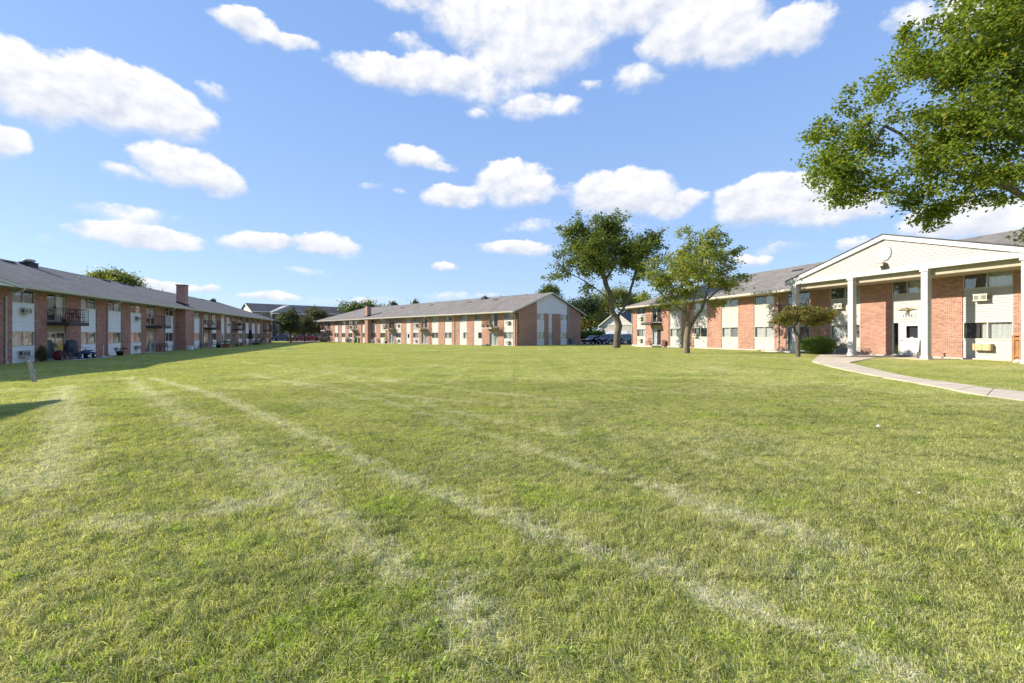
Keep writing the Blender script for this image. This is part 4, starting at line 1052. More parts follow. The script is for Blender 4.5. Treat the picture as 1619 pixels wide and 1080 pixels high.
def shrub(name, loc, label, cat, rx, ry, h, mat, seed, n, size, shape='ball'):
    o = empty(name, loc, 0, label, cat); rs = np.random.RandomState(seed)
    d = rs.normal(size=(n, 3)); d /= np.linalg.norm(d, axis=1)[:, None]
    rr = rs.uniform(.55, 1, (n, 1)); lump = 1+.09*np.sin(d[:, :1]*7+1)*np.cos(d[:, 1:2]*6)+.06*np.sin(d[:, 2:3]*9+d[:, :1]*4)
    c = d*rr*lump*np.array([rx, ry, h/2])
    if shape == 'flame':
        t = c[:, 2]/(h/2); c[:, :2] *= (np.clip(1-(t+.2)*.45, .3, 1.1))[:, None]
    c[:, 2] += h/2
    st = MB()
    for k in range(10):
        q = c[k*7]; st.tube([(0, 0, -.1), tuple(q*np.array([.4, .4, .5])), tuple(q)], [.03, .02, .006], 5, False)
    st.build('branches', WOOD, o)
    v, f = leaves(c, 12, .07*h/1.2, size, seed+1, up=.2); np_mesh('foliage', v, f, mat, o); return o

# --- left block, near patio: shrub, bicycles, dirt bike, covered stroller, red bag, sprinkler stand, pots
shrub('arborvitae', pnt(FL, 65, .75, ZL), 'small dark evergreen shrub against the wall between the low window and the patio door', 'shrub', .34, .34, 1.2, GRND, 4, 260, .05, 'flame')
def bicycle(loc, rz, col, label, sc_=1., kid=False, cat='bicycle', group=None):
    o = empty('bicycle', loc, rz, label, cat, group); r = .30*sc_; wb = .48*sc_
    for x in (-wb, wb):
        m = MB(); m.ring((x, 0, r), r-.02, .024*sc_, 22); w_ = m.build('wheel', TYRE, o)
        m = MB(); m.ring((x, 0, r), r-.05*sc_, .008, 22)
        for k in range(8): a = math.pi*k/8; m.tube([(x-(r-.05)*math.cos(a), 0, r-(r-.05)*math.sin(a)), (x+(r-.05)*math.cos(a), 0, r+(r-.05)*math.sin(a))], .003, 3, False)
        m.build('rim', CHR, w_)
    m = MB(); P = lambda x, z: (x*sc_, 0, z*sc_)
    for a, b, q in (((-.48,.30),(-.16,.62),.014),((-.48,.30),(-.08,.28),.014),((-.08,.28),(-.18,.70),.018),((-.08,.28),(.32,.66),.02),((-.16,.62),(.32,.70),.02),((.30,.78),(.48,.30),.018)): m.tube([P(*a), P(*b)], q*sc_, 6)
    m.build('frame', col, o)
    m = MB(); m.tube([(.22*sc_, -.26*sc_, .84*sc_), (.30*sc_, -.1*sc_, .80*sc_), (.30*sc_, .1*sc_, .80*sc_), (.22*sc_, .26*sc_, .84*sc_)], .014, 6); m.build('handlebar', BLACK, o)
    m = MB(); m.slab([(-.32*sc_, -.08*sc_), (-.32*sc_, .08*sc_), (-.04*sc_, .02), (-.04*sc_, -.02)], .71*sc_, .76*sc_); m.build('saddle', BLACK, o)
    return o
bA = FL.ang
bicycle(pnt(FL, 101.5, 1.25, ZL+.04), bA+.2, BLACK, 'small black bicycle with pale rims beside the sliding door, left of the other bike', .85, group='bicycles on the near left patio')
bicycle(pnt(FL, 118, 1.05, ZL+.04), bA-.1, PLB, 'bicycle with pale rims in front of the covered stroller', .95, group='bicycles on the near left patio')
def stroller(loc, rz):
    o = empty('stroller', loc, rz, 'tall stroller heaped with a dark grey cover on the near left patio', 'stroller')
    m = MB(); m.smooth = True
    rs = random.Random(4); n = 14; prof = [(0, .42, .30), (.35, .50, .36), (.75, .50, .34), (1.05, .44, .28), (1.25, .30, .2), (1.32, .06, .05)]
    vs = []
    for (z, a, b) in prof:
        for k in range(n): t = 2*math.pi*k/n; q = 1+.14*math.sin(3*t+z*4)+.08*rs.uniform(-1, 1); vs.append((a*q*math.cos(t), b*q*math.sin(t), z+.18))
    m.add(vs, [(i*n+k, i*n+(k+1) % n, (i+1)*n+(k+1) % n, (i+1)*n+k) for i in range(len(prof)-1) for k in range(n)]+[tuple((len(prof)-1)*n+k for k in range(n))]); m.build('cover', CLOTH, o)
    m = MB(); m.tube([(.25, .2, .9), (.55, .2, 1.25), (.95, .2, .85)], .022, 6); m.tube([(.25, -.2, .9), (.55, -.2, 1.25), (.95, -.2, .85)], .022, 6); m.tube([(.95, .2, .85), (.95, -.2, .85)], .022, 6); m.build('handle', CHR, o)
    for x, y in ((-.4, -.25), (-.4, .25), (.4, -.25), (.4, .25)): m = MB(); m.wheel((x, y, .15), .15, .05, n=14); m.build('wheel', TYRE, o)
    return o
stroller(pnt(FL, 112, .65, ZL+.04), bA)
def atv(loc, rz):
    o = empty('toy_quad_bike', loc, rz, "child's blue ride-on quad bike with chunky black wheels at the patio edge", 'ride-on toy')
    for x in (-.42, .42):
        for y in (-.26, .26): m = MB(); m.wheel((x, y, .20), .20, .16, n=18); w_ = m.build('wheel', TYRE, o); m = MB(); m.wheel((x, y*1.3, .20), .09, .05, n=10); m.build('hub', PLW, w_)
    m = MB(); m.prism([(-.62,.42),(-.60,.50),(-.25,.52),(-.05,.60),(.15,.66),(.35,.62),(.62,.50),(.60,.42),(.25,.36),(.18,.25),(-.18,.25),(-.25,.36)], -.13, .13)
    for x in (-.42, .42): m.prism([(x-.24,.38),(x-.15,.46),(x+.15,.46),(x+.24,.38),(x+.14,.42),(x-.14,.42)], -.34, .34)
    m.build('body', PLB, o)
    m = MB(); m.prism([(-.72,.58),(-.70,.63),(-.3,.62),(.05,.66),(.05,.60),(-.3,.56)], -.11, .11); m.build('seat', BLACK, o)
    m = MB(); m.tube([(.2, 0, .6), (.12, 0, .82)], .02, 6); m.tube([(.08, -.28, .86), (.12, 0, .82), (.08, .28, .86)], .018, 6); m.build('handlebar', BLACK, o)
    return o
atv(pnt(FL, 137, 1.05, ZL+.04), bA+math.pi)
m = MB(); m.smooth = True
m.lathe([(.22, 0), (.34, .15), (.36, .40), (.26, .62), (.10, .72), (.05, .74)], 12); tag(m.build('duffel_bag', PLR), 'dark red bag slumped on the patio beside the sliding door', 'bag').location = pnt(FL, 93.5, .7, ZL+.04)
o = empty('tarpaulin', pnt(FL, 148, 1.25, ZL+.05), bA, 'blue and grey folded tarp lying along the patio edge beyond the quad bike', 'tarp')
m = MB(); m.smooth = True
vs = []; nx, ny = 16, 5
for i in range(nx):
    for j in range(ny): vs.append((-1.4+2.8*i/(nx-1), -.22+.44*j/(ny-1)+.05*math.sin(i), .02+.03*abs(math.sin(i*1.7+j*1.3))))
m.add(vs, [(i*ny+j, (i+1)*ny+j, (i+1)*ny+j+1, i*ny+j+1) for i in range(nx-1) for j in range(ny-1)]); m.build('sheet', plain('tarp_blue', (.10,.17,.30), .5), o)
m = MB(); m.tube([(0,0,0),(0,0,1.0)], .022, 6); m.tube([(-.12,0,1.0),(.12,0,1.0)], .02, 6); m.lathe([(.2,0),(.2,.06),(.05,.12)], 12); tag(m.build('marker_stake', PLW), 'thin white stake standing in a base beside the downspout', 'stake').location = pnt(FL, 163.5, .95, ZL)
plant('potted_plant', pnt(FL, 189.5, 1.0, ZL), 'dark pot with a spreading red and green plant on grass near the downspout', 'potted plant', .52, .42, LTRED, POT, .30, .42, 3, 420, .07)
def bench(loc, rz, label, L_=1.5, mat=None):
    o = empty('bench', loc, rz, label, 'bench'); mat = mat or WOOD
    m = MB(); 
    for k in range(4): m.box(-L_/2, -.22+k*.12, .43, L_/2, -.12+k*.12, .46)
    m.build('seat', mat, o)
    m = MB()
    for k in range(4): m.box(-L_/2, .25+.02*k, .52+k*.11, L_/2, .28+.02*k, .61+k*.11)
    m.build('backrest', mat, o)
    for s in (-1, 1):
        m = MB(); x = s*(L_/2-.06); m.tube([(x, -.22, 0), (x, -.22, .43), (x, .24, .43), (x, .34, .96)], .025, 6); m.tube([(x, .24, .43), (x, .30, 0)], .025, 6); m.tube([(x, -.22, .43), (x, -.22, .64), (x, .27, .66)], .022, 6); m.build('leg', IRON, o)
    return o
bench(pnt(FL, 263.5, .75, ZL+.04), bA, 'dark slatted garden bench under the window left of the brick chimney', 2.0)
m = MB(); m.box(-.3,-.25,0,.3,.25,.55); m.box(-.33,-.28,.5,.33,.28,.56); m.box(-.22,-.262,.1,.22,-.252,.42); o = m.build('storage_box', PLW); o.location = pnt(FL, 300.5, 1.25, ZL+.0); o.rotation_euler = (0,0,bA); tag(o, 'white plastic box at the foot of the chimney wall', 'box')
def chair(loc, rz, mat, label, s=1., group=None):
    o = empty('patio_chair', loc, rz, label, 'chair', group)
    m = MB(); m.box(-.25*s,-.25*s,.40*s,.25*s,.22*s,.44*s); m.build('seat', mat, o)
    m = MB(); 
    for k in range(5): m.tube([((-.22+.11*k)*s, .22*s, .44*s), ((-.22+.11*k)*s, .32*s, .92*s)], .014*s, 5)
    m.tube([(-.25*s,.32*s,.93*s),(.25*s,.32*s,.93*s)], .02*s, 6); m.build('backrest', mat, o)
    for x, y in ((-.23,-.23),(.23,-.23),(-.23,.2),(.23,.2)): m = MB(); m.tube([(x*s,y*s,0),(x*s,y*s,.40*s)], .018*s, 5); m.build('leg', mat, o)
    m = MB()
    for x in (-.26, .26): m.tube([(x*s,-.22*s,.44*s),(x*s,-.22*s,.64*s),(x*s,.26*s,.66*s)], .016*s, 5)
    m.build('armrest', mat, o); return o
def table(loc, rz, mat, label, r=.4, h=.72, group=None):
    o = empty('patio_table', loc, rz, label, 'table', group)
    m = MB(); m.lathe([(r-.02, h-.03), (r, h-.02), (r, h), (0.01, h)], 20); m.build('tabletop', mat, o)
    for k in range(3): a = 2.1*k; m = MB(); m.tube([(.05*math.cos(a), .05*math.sin(a), h-.03), (r*.75*math.cos(a), r*.75*math.sin(a), 0)], .016, 5); m.build('leg', mat, o)
    return o
def grill(loc, rz, label, lid=None):
    o = empty('barbecue_grill', loc, rz, label, 'grill')
    m = MB(); m.smooth = True; m.lathe([(.06,.55),(.2,.60),(.27,.72),(.28,.80)], 16); m.build('bowl', BLACK, o)
    m = MB(); m.smooth = True; m.lathe([(.285,.81),(.26,.92),(.16,1.0),(.03,1.03)], 16); m.build('lid', lid or BLACK, o)
    for k in range(3): a = 2.1*k; m = MB(); m.tube([(.15*math.cos(a), .15*math.sin(a), .6), (.3*math.cos(a), .3*math.sin(a), 0)], .014, 5); m.build('leg', IRON, o)
    return o
# balcony furniture
def onbal(fr, zb, px, d=.8): p = pnt(fr, px, d, zb+2.86); return p
chair(onbal(FL, ZL, 124, .75), bA+1.2, BLACK, 'black chair at the right end of the nearest left balcony', 1., 'balcony chairs')
table(onbal(FL, ZL, 112, .7), 0, BLACK, 'small round black table on the nearest left balcony', .32, .7)
plant('potted_plant', onbal(FL, ZL, 101, .8), 'little red-flowered pot on the nearest left balcony', 'potted plant', .2, .3, GRN, PLR, .13, .2, 9, 120, .04, flowers=FLW)
chair(onbal(FL, ZL, 340, .8), bA+.6, BLACK, 'dark chair on the first balcony beyond the left block chimney', 1., 'balcony chairs')
grill(onbal(FL, ZL, 379, .7), 0, 'black covered grill on the second balcony beyond the left block chimney')
chair(onbal(FL, ZL, 376, .9), bA, BLACK, 'dark chair beside the grill on the second balcony beyond the chimney', 1., 'balcony chairs')
aM = FM.ang
plant('potted_plant', onbal(FM, ZM, 771, 1.0), 'tall leafy plant on the right-hand balcony of the far block', 'potted plant', .35, .75, GRN, POT, .2, .3, 12, 260, .08)
plant('potted_plant', onbal(FM, ZM, 778, 1.05), 'bright yellow-green plant at the balcony edge of the far block', 'potted plant', .3, .4, leaf_mat('leaf_lime', (.22,.26,.03), (.16,.22,.03)), POT, .16, .2, 13, 200, .07)
plant('potted_plant', onbal(FM, ZM, 764, 1.05), 'rust-coloured plant at the left corner of the right-hand far balcony', 'potted plant', .3, .35, LTRED, TERRA, .16, .2, 14, 200, .07)
chair(onbal(FM, ZM, 616, .8), aM, BLACK, 'black chair on the crowded balcony right of the far chimney', 1.05, 'balcony chairs')
plant('potted_plant', onbal(FM, ZM, 608, 1.0), 'bushy green plant hanging over the crowded balcony of the far block', 'potted plant', .4, .7, GRND, POT, .2, .3, 15, 260, .08)
table(onbal(FM, ZM, 612, .9), 0, WOOD, 'brown round table on the crowded far balcony', .4, .72)
chair(onbal(FM, ZM, 514, .8), aM, WOOD, 'brown chair on the leftmost balcony of the far block', 1.05, 'balcony chairs')
# left block, far patios
plant('potted_plant', pnt(FL, 345.5, 1.6, ZL), 'round dark pot with low foliage beside the green chair', 'potted plant', .4, .35, GRND, POT, .35, .5, 21, 200, .07)
chair(pnt(FL, 339.5, 1.3, ZL+.04), bA, PLG, 'pale green patio chair under the first balcony beyond the chimney', 1.15)
bicycle(pnt(FL, 317, .9, ZL+.02), bA, PLB, 'blue bicycle leaning by the downspout beyond the chimney', 1.05)
table(pnt(FL, 309.5, .9, ZL), 0, PLW, 'small white round table against the wall right of the chimney', .4, .6)
plant('planter_box', pnt(FL, 358.5, 2.6, ZL), 'terracotta planter with trailing greenery in front of the left block entry', 'planter', .8, .55, GRN, TERRA, .5, .62, 22, 420, .10, box=True)
plant('flower_bed', pnt(FL, 367, 2.2, ZL), 'low green planting right of the terracotta planter', 'plant', 1.1, .7, GRND, None, seed=23, n=420, size=.1)
plant('flower_pot', pnt(FL, 379.5, 2.0, ZL), 'wide clay bowl of red flowers under the second balcony beyond the chimney', 'potted plant', .6, .4, GRND, TERRA, .5, .35, 24, 300, .09, flowers=FLW)
def umbrella(loc, label):
    o = empty('patio_umbrella', loc, 0, label, 'umbrella')
    m = MB(); m.tube([(0,0,0),(0,0,2.75)], .025, 8); m.build('pole', CHR, o)
    m = MB(); m.smooth = True; n = 16; prof = [(.06,2.72),(.13,2.5),(.20,2.0),(.26,1.45),(.30,1.25),(.22,1.22)]
    vs = [((r*(1+.28*math.cos(8*2*math.pi*k/n)))*math.cos(2*math.pi*k/n), (r*(1+.28*math.cos(8*2*math.pi*k/n)))*math.sin(2*math.pi*k/n), z) for r, z in prof for k in range(n)]
    m.add(vs, [(i*n+k, i*n+(k+1) % n, (i+1)*n+(k+1) % n, (i+1)*n+k) for i in range(len(prof)-1) for k in range(n)]); m.build('canopy', plain('umbrella_navy', (.02,.024,.035), .8), o)
    m = MB(); m.lathe([(.28,0),(.28,.08),(.06,.14)], 14); m.build('base', BLACK, o); return o
umbrella(pnt(FL, 395.8, 2.6, ZL), 'closed navy patio umbrella standing over the table near the far end of the left block')
table(pnt(FL, 395, 2.9, ZL), 0, PLW, 'pale round table under the closed umbrella', .7, .75)
for k, (px, d) in enumerate(((391.5, 2.7), (399.8, 3.0))): chair(pnt(FL, px, d, ZL), bA+2*k, IRON, ('dark chair left of the closed umbrella', 'dark chair right of the closed umbrella')[k], 1.1, 'chairs round the umbrella table')
for k, (px, d, r, lb) in enumerate(((402.5, 2.4, .55, 'dark low pot plant just right of the umbrella'), (408, 2.6, .6, 'darkest round shrub in a tub near the far corner of the left block'))): plant('potted_plant', pnt(FL, px, d, ZL), lb, 'potted plant', r, .6, GRND, POT, .4, .4, 31+k, 260, .1)
plant('garden_plant', pnt(FL, 411, 1.6, ZL), 'tall upright bush with pale leaves near the far corner of the left block', 'bush', .75, 2.3, GRN, None, seed=34, n=600, size=.12)
plant('garden_plant', pnt(FL, 427.5, .9, ZL), 'rounded bush at the far corner of the left block', 'bush', .5, .8, GRND, None, seed=35, n=300, size=.1)
# middle block, ground floor
plant('potted_tree', pnt(FM, 610.3, 1.4, ZM), 'leafy yellow-green pot plant by the balcony right of the far chimney', 'potted plant', .55, 1.5, leaf_mat('leaf_lime', (.22,.26,.03), (.16,.22,.03)), POT, .3, .45, 41, 420, .11, shape='cone')
for k, (px, d, lb, mt) in enumerate(((590, 1.0, 'white plastic chair at the foot of the far chimney', PLW), (597, 1.0, 'brown chair among pots right of the far chimney', WOOD), (548.5, 1.0, 'slatted wooden chair against the far block, left of the green bins', WOOD), (658, 1.2, 'pale folding chair left of the patio door in the middle of the far block', PLW))):
    chair(pnt(FM, px, d, ZM), aM+.4*k, mt, lb, 1.1)
plant('potted_plant', pnt(FM, 600, 1.3, ZM), 'small orange-flowered pot beside the brown chair at the far block', 'potted plant', .3, .4, GRN, TERRA, .2, .3, 43, 160, .08, flowers=FLW)
for k, (px, r, hh, lb) in enumerate(((562, .34, 1.05, 'dark green lidded bin in front of the far block patio door'), (567.3, .24, 1.0, 'narrow grey-green bin right of the lidded bin'))):
    o = empty('rubbish_bin', pnt(FM, px, 1.7, ZM), aM, lb, 'bin'); m = MB(); m.lathe([(r*.8,0),(r,hh*.9),(r*.95,hh*.9)], 14); m.build('barrel', PLG if k == 0 else plain('bin_grey', (.10,.14,.13), .6), o); m = MB(); m.smooth = True; m.lathe([(r*1.05,hh*.9),(r*1.05,hh*.94),(r*.6,hh),(.03,hh*1.02)], 14); m.build('lid', BLACK, o)
grill(pnt(FM, 519, 1.6, ZM), 0, 'black grill at the left end of the far block')
for k, (px, d, lb) in enumerate(((509, 2.0, 'dark round pot at the far left corner of the far block'), (513.5, 2.1, 'second dark pot, between the corner pot and the grill'))): plant('potted_plant', pnt(FM, px, d, ZM), lb, 'potted plant', .6, .5, GRND, POT, .45, .5, 51+k, 200, .12)
bicycle(pnt(FM, 523, 1.3, ZM), aM, PLB, 'blue bicycle stood against the left end of the far block', 1.1)
chair(pnt(FM, 505, 1.3, ZM), aM, PLR, 'red chair at the extreme left corner of the far block', 1.3)
o = empty('boulder', pnt(FM, 768, 1.7, ZM), 0, 'low grey-brown rock pile beside the right-hand patio of the far block', 'rock'); 
for k, (x, r) in enumerate(((-.4,.28),(.1,.38),(.55,.25))):
    m = MB(); m.smooth = False; m.lathe([(r*1.1,-.1),(r*1.2,r*.3),(r*.8,r*.8),(r*.2,r)], 7, (x,0,0)); m.build('stone', plain('rock', (.22,.19,.16), .9), o)
plant('potted_plant', pnt(FR, 1029, 1.1, ZR), 'clay pot with dried plant beside the leftmost patio door of the right block', 'potted plant', .2, .35, LTRED, TERRA, .17, .35, 61, 120, .06)
chair(pnt(FR, 1024, 1.1, ZR), FR.ang, PLB, 'blue and white folding chair beside the leftmost patio door of the right block', .95)
m = MB(); m.box(-.35,-.02,0,.35,.02,.75); m.box(-.30,-.035,.06,.30,-.021,.69); o = m.build('leaning_board', plain('board_dark', (.12,.05,.04), .6)); o.location = pnt(FR, 1048.5, .35, ZR); o.rotation_euler = (R(-10),0,FR.ang); tag(o, 'dark rectangular board leaning on the brick pier right of the leftmost patio door', 'board')
grill(onbal(FR, ZR, 1035, .7), 0, 'small black grill on the leftmost balcony of the right block')
# cigarette receptacle by the portico column
p = pnt(FR, 1455, 1.35, ZR-.08)
o = empty('ash_receptacle', p, 0, 'dark bottle-shaped cigarette receptacle beside the portico column by the door', 'ashtray')
m = MB(); m.lathe([(.17,0),(.18,.05),(.17,.36),(.10,.44)], 16); m.build('base', plain('ash_brown', (.09,.075,.07), .6), o); m = MB(); m.lathe([(.075,.44),(.035,1.05),(.045,1.1),(.02,1.14)], 12); m.build('neck', plain('ash_brown', (.09,.075,.07), .6), o)
m = MB(); m.box(-.45,-.28,0,.45,.28,.025); o = m.build('doormat', plain('mat_brown', (.10,.085,.07), .95)); q = OR+uR*((ds0+ds1)/2)+Vector((uR.y,-uR.x))*.5; o.location = (q.x, q.y, ZR+.005); o.rotation_euler = (0,0,FR.ang); tag(o, 'dark doormat in front of the white entrance door', 'doormat')
# leaning post in the lawn
pb = gpt(54.5, 604.5); pt = at(46, 570, pb.y+.05)
m = MB(); d = Vector(pt)-pb; ax = d.normalized(); sx = Vector((1,0,0)); sx = (sx-ax*sx.dot(ax)).normalized(); sy = ax.cross(sx); w2, t2 = .055, .045
vs = []
for q in (-.25, .0, d.length*.97):
    for (a, b) in ((-w2,-t2),(w2,-t2),(w2,t2),(-w2,t2)): vs.append(tuple(ax*q+sx*a+sy*b))
vs += [tuple(ax*(d.length*1.0)+sx*-w2*.6), tuple(ax*(d.length*1.0)+sx*w2*.6)]
m.add(vs, [(i*4+k, i*4+(k+1) % 4, (i+1)*4+(k+1) % 4, (i+1)*4+k) for i in range(2) for k in range(4)]+[(8,9,13,12),(10,11,12,13),(9,10,13),(11,8,12)])
o = empty('wooden_post', pb, 0, 'weathered grey wooden post leaning to the left in the lawn', 'post'); m.build('post', WOODG, o)
m = MB(); m.tube([tuple(ax*.38+sx*.05), tuple(ax*.42+sx*.12), tuple(ax*.5+sx*.13)], .01, 5); m.build('hook', CHR, o)
# wooden fence at the right edge
fs_ = onR(1604, 33.3); o = empty('wooden_fence', (fs_.x, fs_.y, ZR-.08), FR.ang, 'orange-brown wooden board fence beside the right-hand window at the picture edge', 'fence')
CED = plain('cedar', (.36,.19,.085), .7, var=.25, scale=2.)
m = MB()
for k in range(15): m.box(k*.235, (-.05 if k % 2 else .06), .18, k*.235+.14, (-.03 if k % 2 else .08), 1.42)
m.build('board', CED, o); m = MB(); m.box(-.02,-.025,.3,3.6,.02,.39); m.box(-.02,-.025,1.2,3.6,.02,1.29); m.box(-.05,-.07,1.421,3.6,.10,1.46); m.build('rail', CED, o)
for x in (-.06, 1.75, 3.55): m = MB(); m.box(x-.05,-.0,-.3,x+.05,.05,1.419); m.build('post', CED, o)
m = MB(); m.lathe([(.16,-.05),(.2,.06),(.14,.16),(.04,.2)], 7); o = m.build('rock', plain('rock_pale', (.5,.45,.4), .9)); q = onR(1609, 33.0); o.location = (q.x, q.y, H(q.x, q.y)); tag(o, 'pale stone at the foot of the wooden fence', 'rock')
# litter
for k, (px, py, s, lb) in enumerate(((1388.5, 678, .032, 'larger crumpled white paper scrap on the lawn'), (1453, 786, .014, 'tiny white paper scrap nearer on the lawn'))):
    m = MB(); m.add([(-s,-s*.4,0),(s*.9,-s*.5,.01),(s*.3,s*.2,s*1.3),(-s*.5,s*.6,s*.5),(s*.8,s*.6,s*.2)], [(0,1,2),(0,2,3),(1,4,2),(2,4,3)])
    o = m.build('paper_scrap', PLW); g = gpt(px, py); o.location = (g.x, g.y, g.z+.035); tag(o, lb, 'litter', 'white scraps on the lawn')

# ---- a person walking beyond the pines
def person(loc, rz):
    o = empty('person', loc, rz, 'person in a white top and dark trousers walking behind the left pine', 'person')
    def skin(name, verts, edges, rad, mat, root=0, sub=1):
        me = bpy.data.meshes.new(name); me.from_pydata(verts, edges, []); ob = bpy.data.objects.new(name, me); C.objects.link(ob); ob.parent = o
        md = ob.modifiers.new('skin', 'SKIN'); md.use_smooth_shade = True
        for i, r in enumerate(rad): me.skin_vertices[0].data[i].radius = (r, r*(.8 if r > .1 else 1))
        me.skin_vertices[0].data[root].use_root = True
        sb = ob.modifiers.new('sub', 'SUBSURF'); sb.levels = sub; sb.render_levels = sub; me.materials.append(mat); return ob
    V = [(0,0,.95),(0,0,1.2),(0,0,1.42),(0,0,1.52),(0,-.02,1.62),(0,-.02,1.74),(-.1,0,.9),(-.11,-.2,.5),(-.11,-.12,.08),(-.11,-.28,.04),(.1,0,.9),(.11,.1,.5),(.11,.32,.12),(.11,.2,.05),
         (-.2,0,1.42),(-.26,.1,1.15),(-.25,-.02,.92),(-.25,-.06,.82),(.2,0,1.42),(.26,-.08,1.16),(.25,-.22,.98),(.25,-.28,.9)]
    E = [(0,1),(1,2),(2,3),(3,4),(4,5),(0,6),(6,7),(7,8),(8,9),(0,10),(10,11),(11,12),(12,13),(2,14),(14,15),(15,16),(16,17),(2,18),(18,19),(19,20),(20,21)]
    Rr = [.14,.14,.15,.055,.09,.085,.1,.07,.045,.035,.1,.07,.045,.035,.06,.045,.035,.03,.06,.045,.035,.03]
    skin('body', V, E, Rr, plain('skin', (.42,.26,.18), .6))
    skin('shirt', [V[i] for i in (0,1,2,14,15,18,19)], [(0,1),(1,2),(2,3),(3,4),(2,5),(5,6)], [.165,.165,.175,.08,.065,.08,.065], PLW)
    skin('trousers', [V[i] for i in (0,6,7,8,10,11,12)], [(0,1),(1,2),(2,3),(0,4),(4,5),(5,6)], [.155,.115,.085,.06,.115,.085,.06], plain('trousers_dark', (.03,.03,.04), .8))
    skin('hair', [(0,.01,1.70),(0,.02,1.78),(0,.0,1.83)], [(0,1),(1,2)], [.095,.10,.05], plain('hair_dark', (.02,.015,.01), .7), 1)
person(gY(463, 113), R(70))
# ================================================================== trees
BARK = bark_mat('bark_grey', (.20,.165,.12), (.075,.062,.05)); BARKD = bark_mat('bark_dark', (.12,.10,.08), (.06,.05,.04)); BARKL = bark_mat('bark_light', (.27,.225,.16), (.12,.10,.075))
def ell(px, py, Y, rx, rz, ry=None):      # crown lobe: image centre and radii at a distance -> metres
    c = at(px, py, Y); k = Y/FPX; return (c.x, c.y, c.z, rx*k, (ry if ry else rx*k), rz*k)
def tree(name, label, cat, base, limbs, ells, ncl, nper, lsize, lmat, bmat, r0, seed, group=None, csig=.35, shell=.55, flat=.7, asp=.62, up=.5, tw=.010, bough=None):
    bough = bough or csig*4
    o = empty(name, base, 0, label, cat, group); B = Vector(base); rs = np.random.RandomState(seed)
    P = []; par = []; 
    for li, l in enumerate(limbs):
        pts = [Vector(p)-B for p in l]
        if li == 0: prev = -1
        else:
            d = [(pts[0]-Vector(q)).length for q in P]; prev = int(np.argmin(d)); pts = pts[1:] if len(pts) > 1 else pts
            pts = [Vector(P[prev])]+pts
        for i in range(len(pts)-1):
            n = max(2, int((pts[i+1]-pts[i]).length/.5))
            if i == 0 and li == 0: P.append(tuple(pts[0])); par.append(-1); prev = 0
            for k in range(1, n+1):
                q = pts[i].lerp(pts[i+1], k/n)
                jit = Vector(rs.normal(size=3))*.035*(1 if li else .5)
                P.append(tuple(q+jit)); par.append(prev); prev = len(P)-1
    nl = len(P)
    vol = np.array([e[3]*e[4]*e[5] for e in ells]); vol = vol**.85; cnt = np.maximum(3, (ncl*vol/vol.sum()).astype(int))
    cl = []; cs_ = []
    for e, c in zip(ells, cnt):
        # boughs reach from inside the lobe to an uneven outline, each carrying a row of leaf clusters
        nb = max(2, c//4); d = rs.normal(size=(nb, 3)); d /= np.linalg.norm(d, axis=1)[:, None]; d[:, 2] += .12
        reach = rs.uniform(shell, 1.0, nb)**.5*rs.uniform(.85, 1.16, nb); E_ = np.array(e[3:]); mean = E_.mean()
        for k in range(nb):
            ln = min(1.0, bough/mean)*rs.uniform(.6, 1.2)
            if k % 3 == 2:          # loose clusters filling the inside
                for j in range(4):
                    q_ = rs.normal(size=3); q_ = q_/np.linalg.norm(q_)*rs.uniform(.2, 1)**.45*E_; cl.append((np.array(e[:3])-np.array(B)+q_)[None]); cs_.append(csig*1.15)
                continue
            for j in range(4):
                rr_ = reach[k]-ln*(1-j/3.)*.9; q_ = d[k]*max(rr_, .05)*E_+rs.normal(size=3)*np.array([.16, .16, .10])*bough
                cl.append((np.array(e[:3])-np.array(B)+q_)[None]); cs_.append(csig*(1.15-.16*j))
    cl = np.concatenate(cl); Pn = np.array(P)
    order = np.argsort([np.min(((Pn-c)**2).sum(1)) for c in cl])
    tips = []
    Pa = np.zeros((nl+len(cl)*5, 3)); Pa[:nl] = Pn; cntP = nl
    for ci in order:
        c = cl[ci]; dd = Pa[:cntP]-c
        # prefer joints lower and further in than the cluster, so that twigs grow outwards and up
        cost = np.sqrt((dd**2).sum(1))+np.maximum(0, dd[:, 2])*.8
        cost[:max(1, nl//12)] += 3
        j = int(np.argmin(cost)); a = Pa[j]; L_ = np.linalg.norm(c-a); n = int(min(4, max(1, L_/.5))); prev = j
        side = rs.normal(size=3)*L_*.08; side[2] += L_*.06
        for k in range(1, n+1):
            t = k/n; q = a+(c-a)*t+side*math.sin(math.pi*t); Pa[cntP] = q; par.append(prev); prev = cntP; cntP += 1
        tips.append(prev)
    w_ = np.zeros(cntP); w_[tips] = 1
    for i in range(cntP-1, 0, -1):
        if par[i] >= 0: w_[par[i]] += w_[i]
    rad = np.maximum(r0*(np.maximum(w_, 1)/w_[0])**.70, tw*.55)
    m = MB(); kids = {}
    for i in range(1, cntP): kids.setdefault(par[i], []).append(i)
    # chains: follow the thickest child, so that limbs are continuous tubes
    stack = [(0, None)]
    while stack:
        i, pr = stack.pop(); ch = [pr, i] if pr is not None else [i]
        while i in kids:
            ks = sorted(kids[i], key=lambda q: -w_[q])
            for q in ks[1:]: stack.append((q, i))
            i = ks[0]; ch.append(i)
        if len(ch) > 1:
            rr = [float(rad[q]) for q in ch]
            if pr is not None: rr[0] = min(rr[0], rr[1]*1.15)
            pts_ = [tuple(Pa[q]) for q in ch]
            if pr is None:
                rr[0] *= 1.3; rr[1] *= 1.05 
                pts_[0] = (pts_[0][0], pts_[0][1], pts_[0][2]-.12)
            m.tube(pts_, rr, 12 if rr[0] > .1 else (6 if rr[0] > .03 else 4), False)
    m.build('trunk', bmat, o)
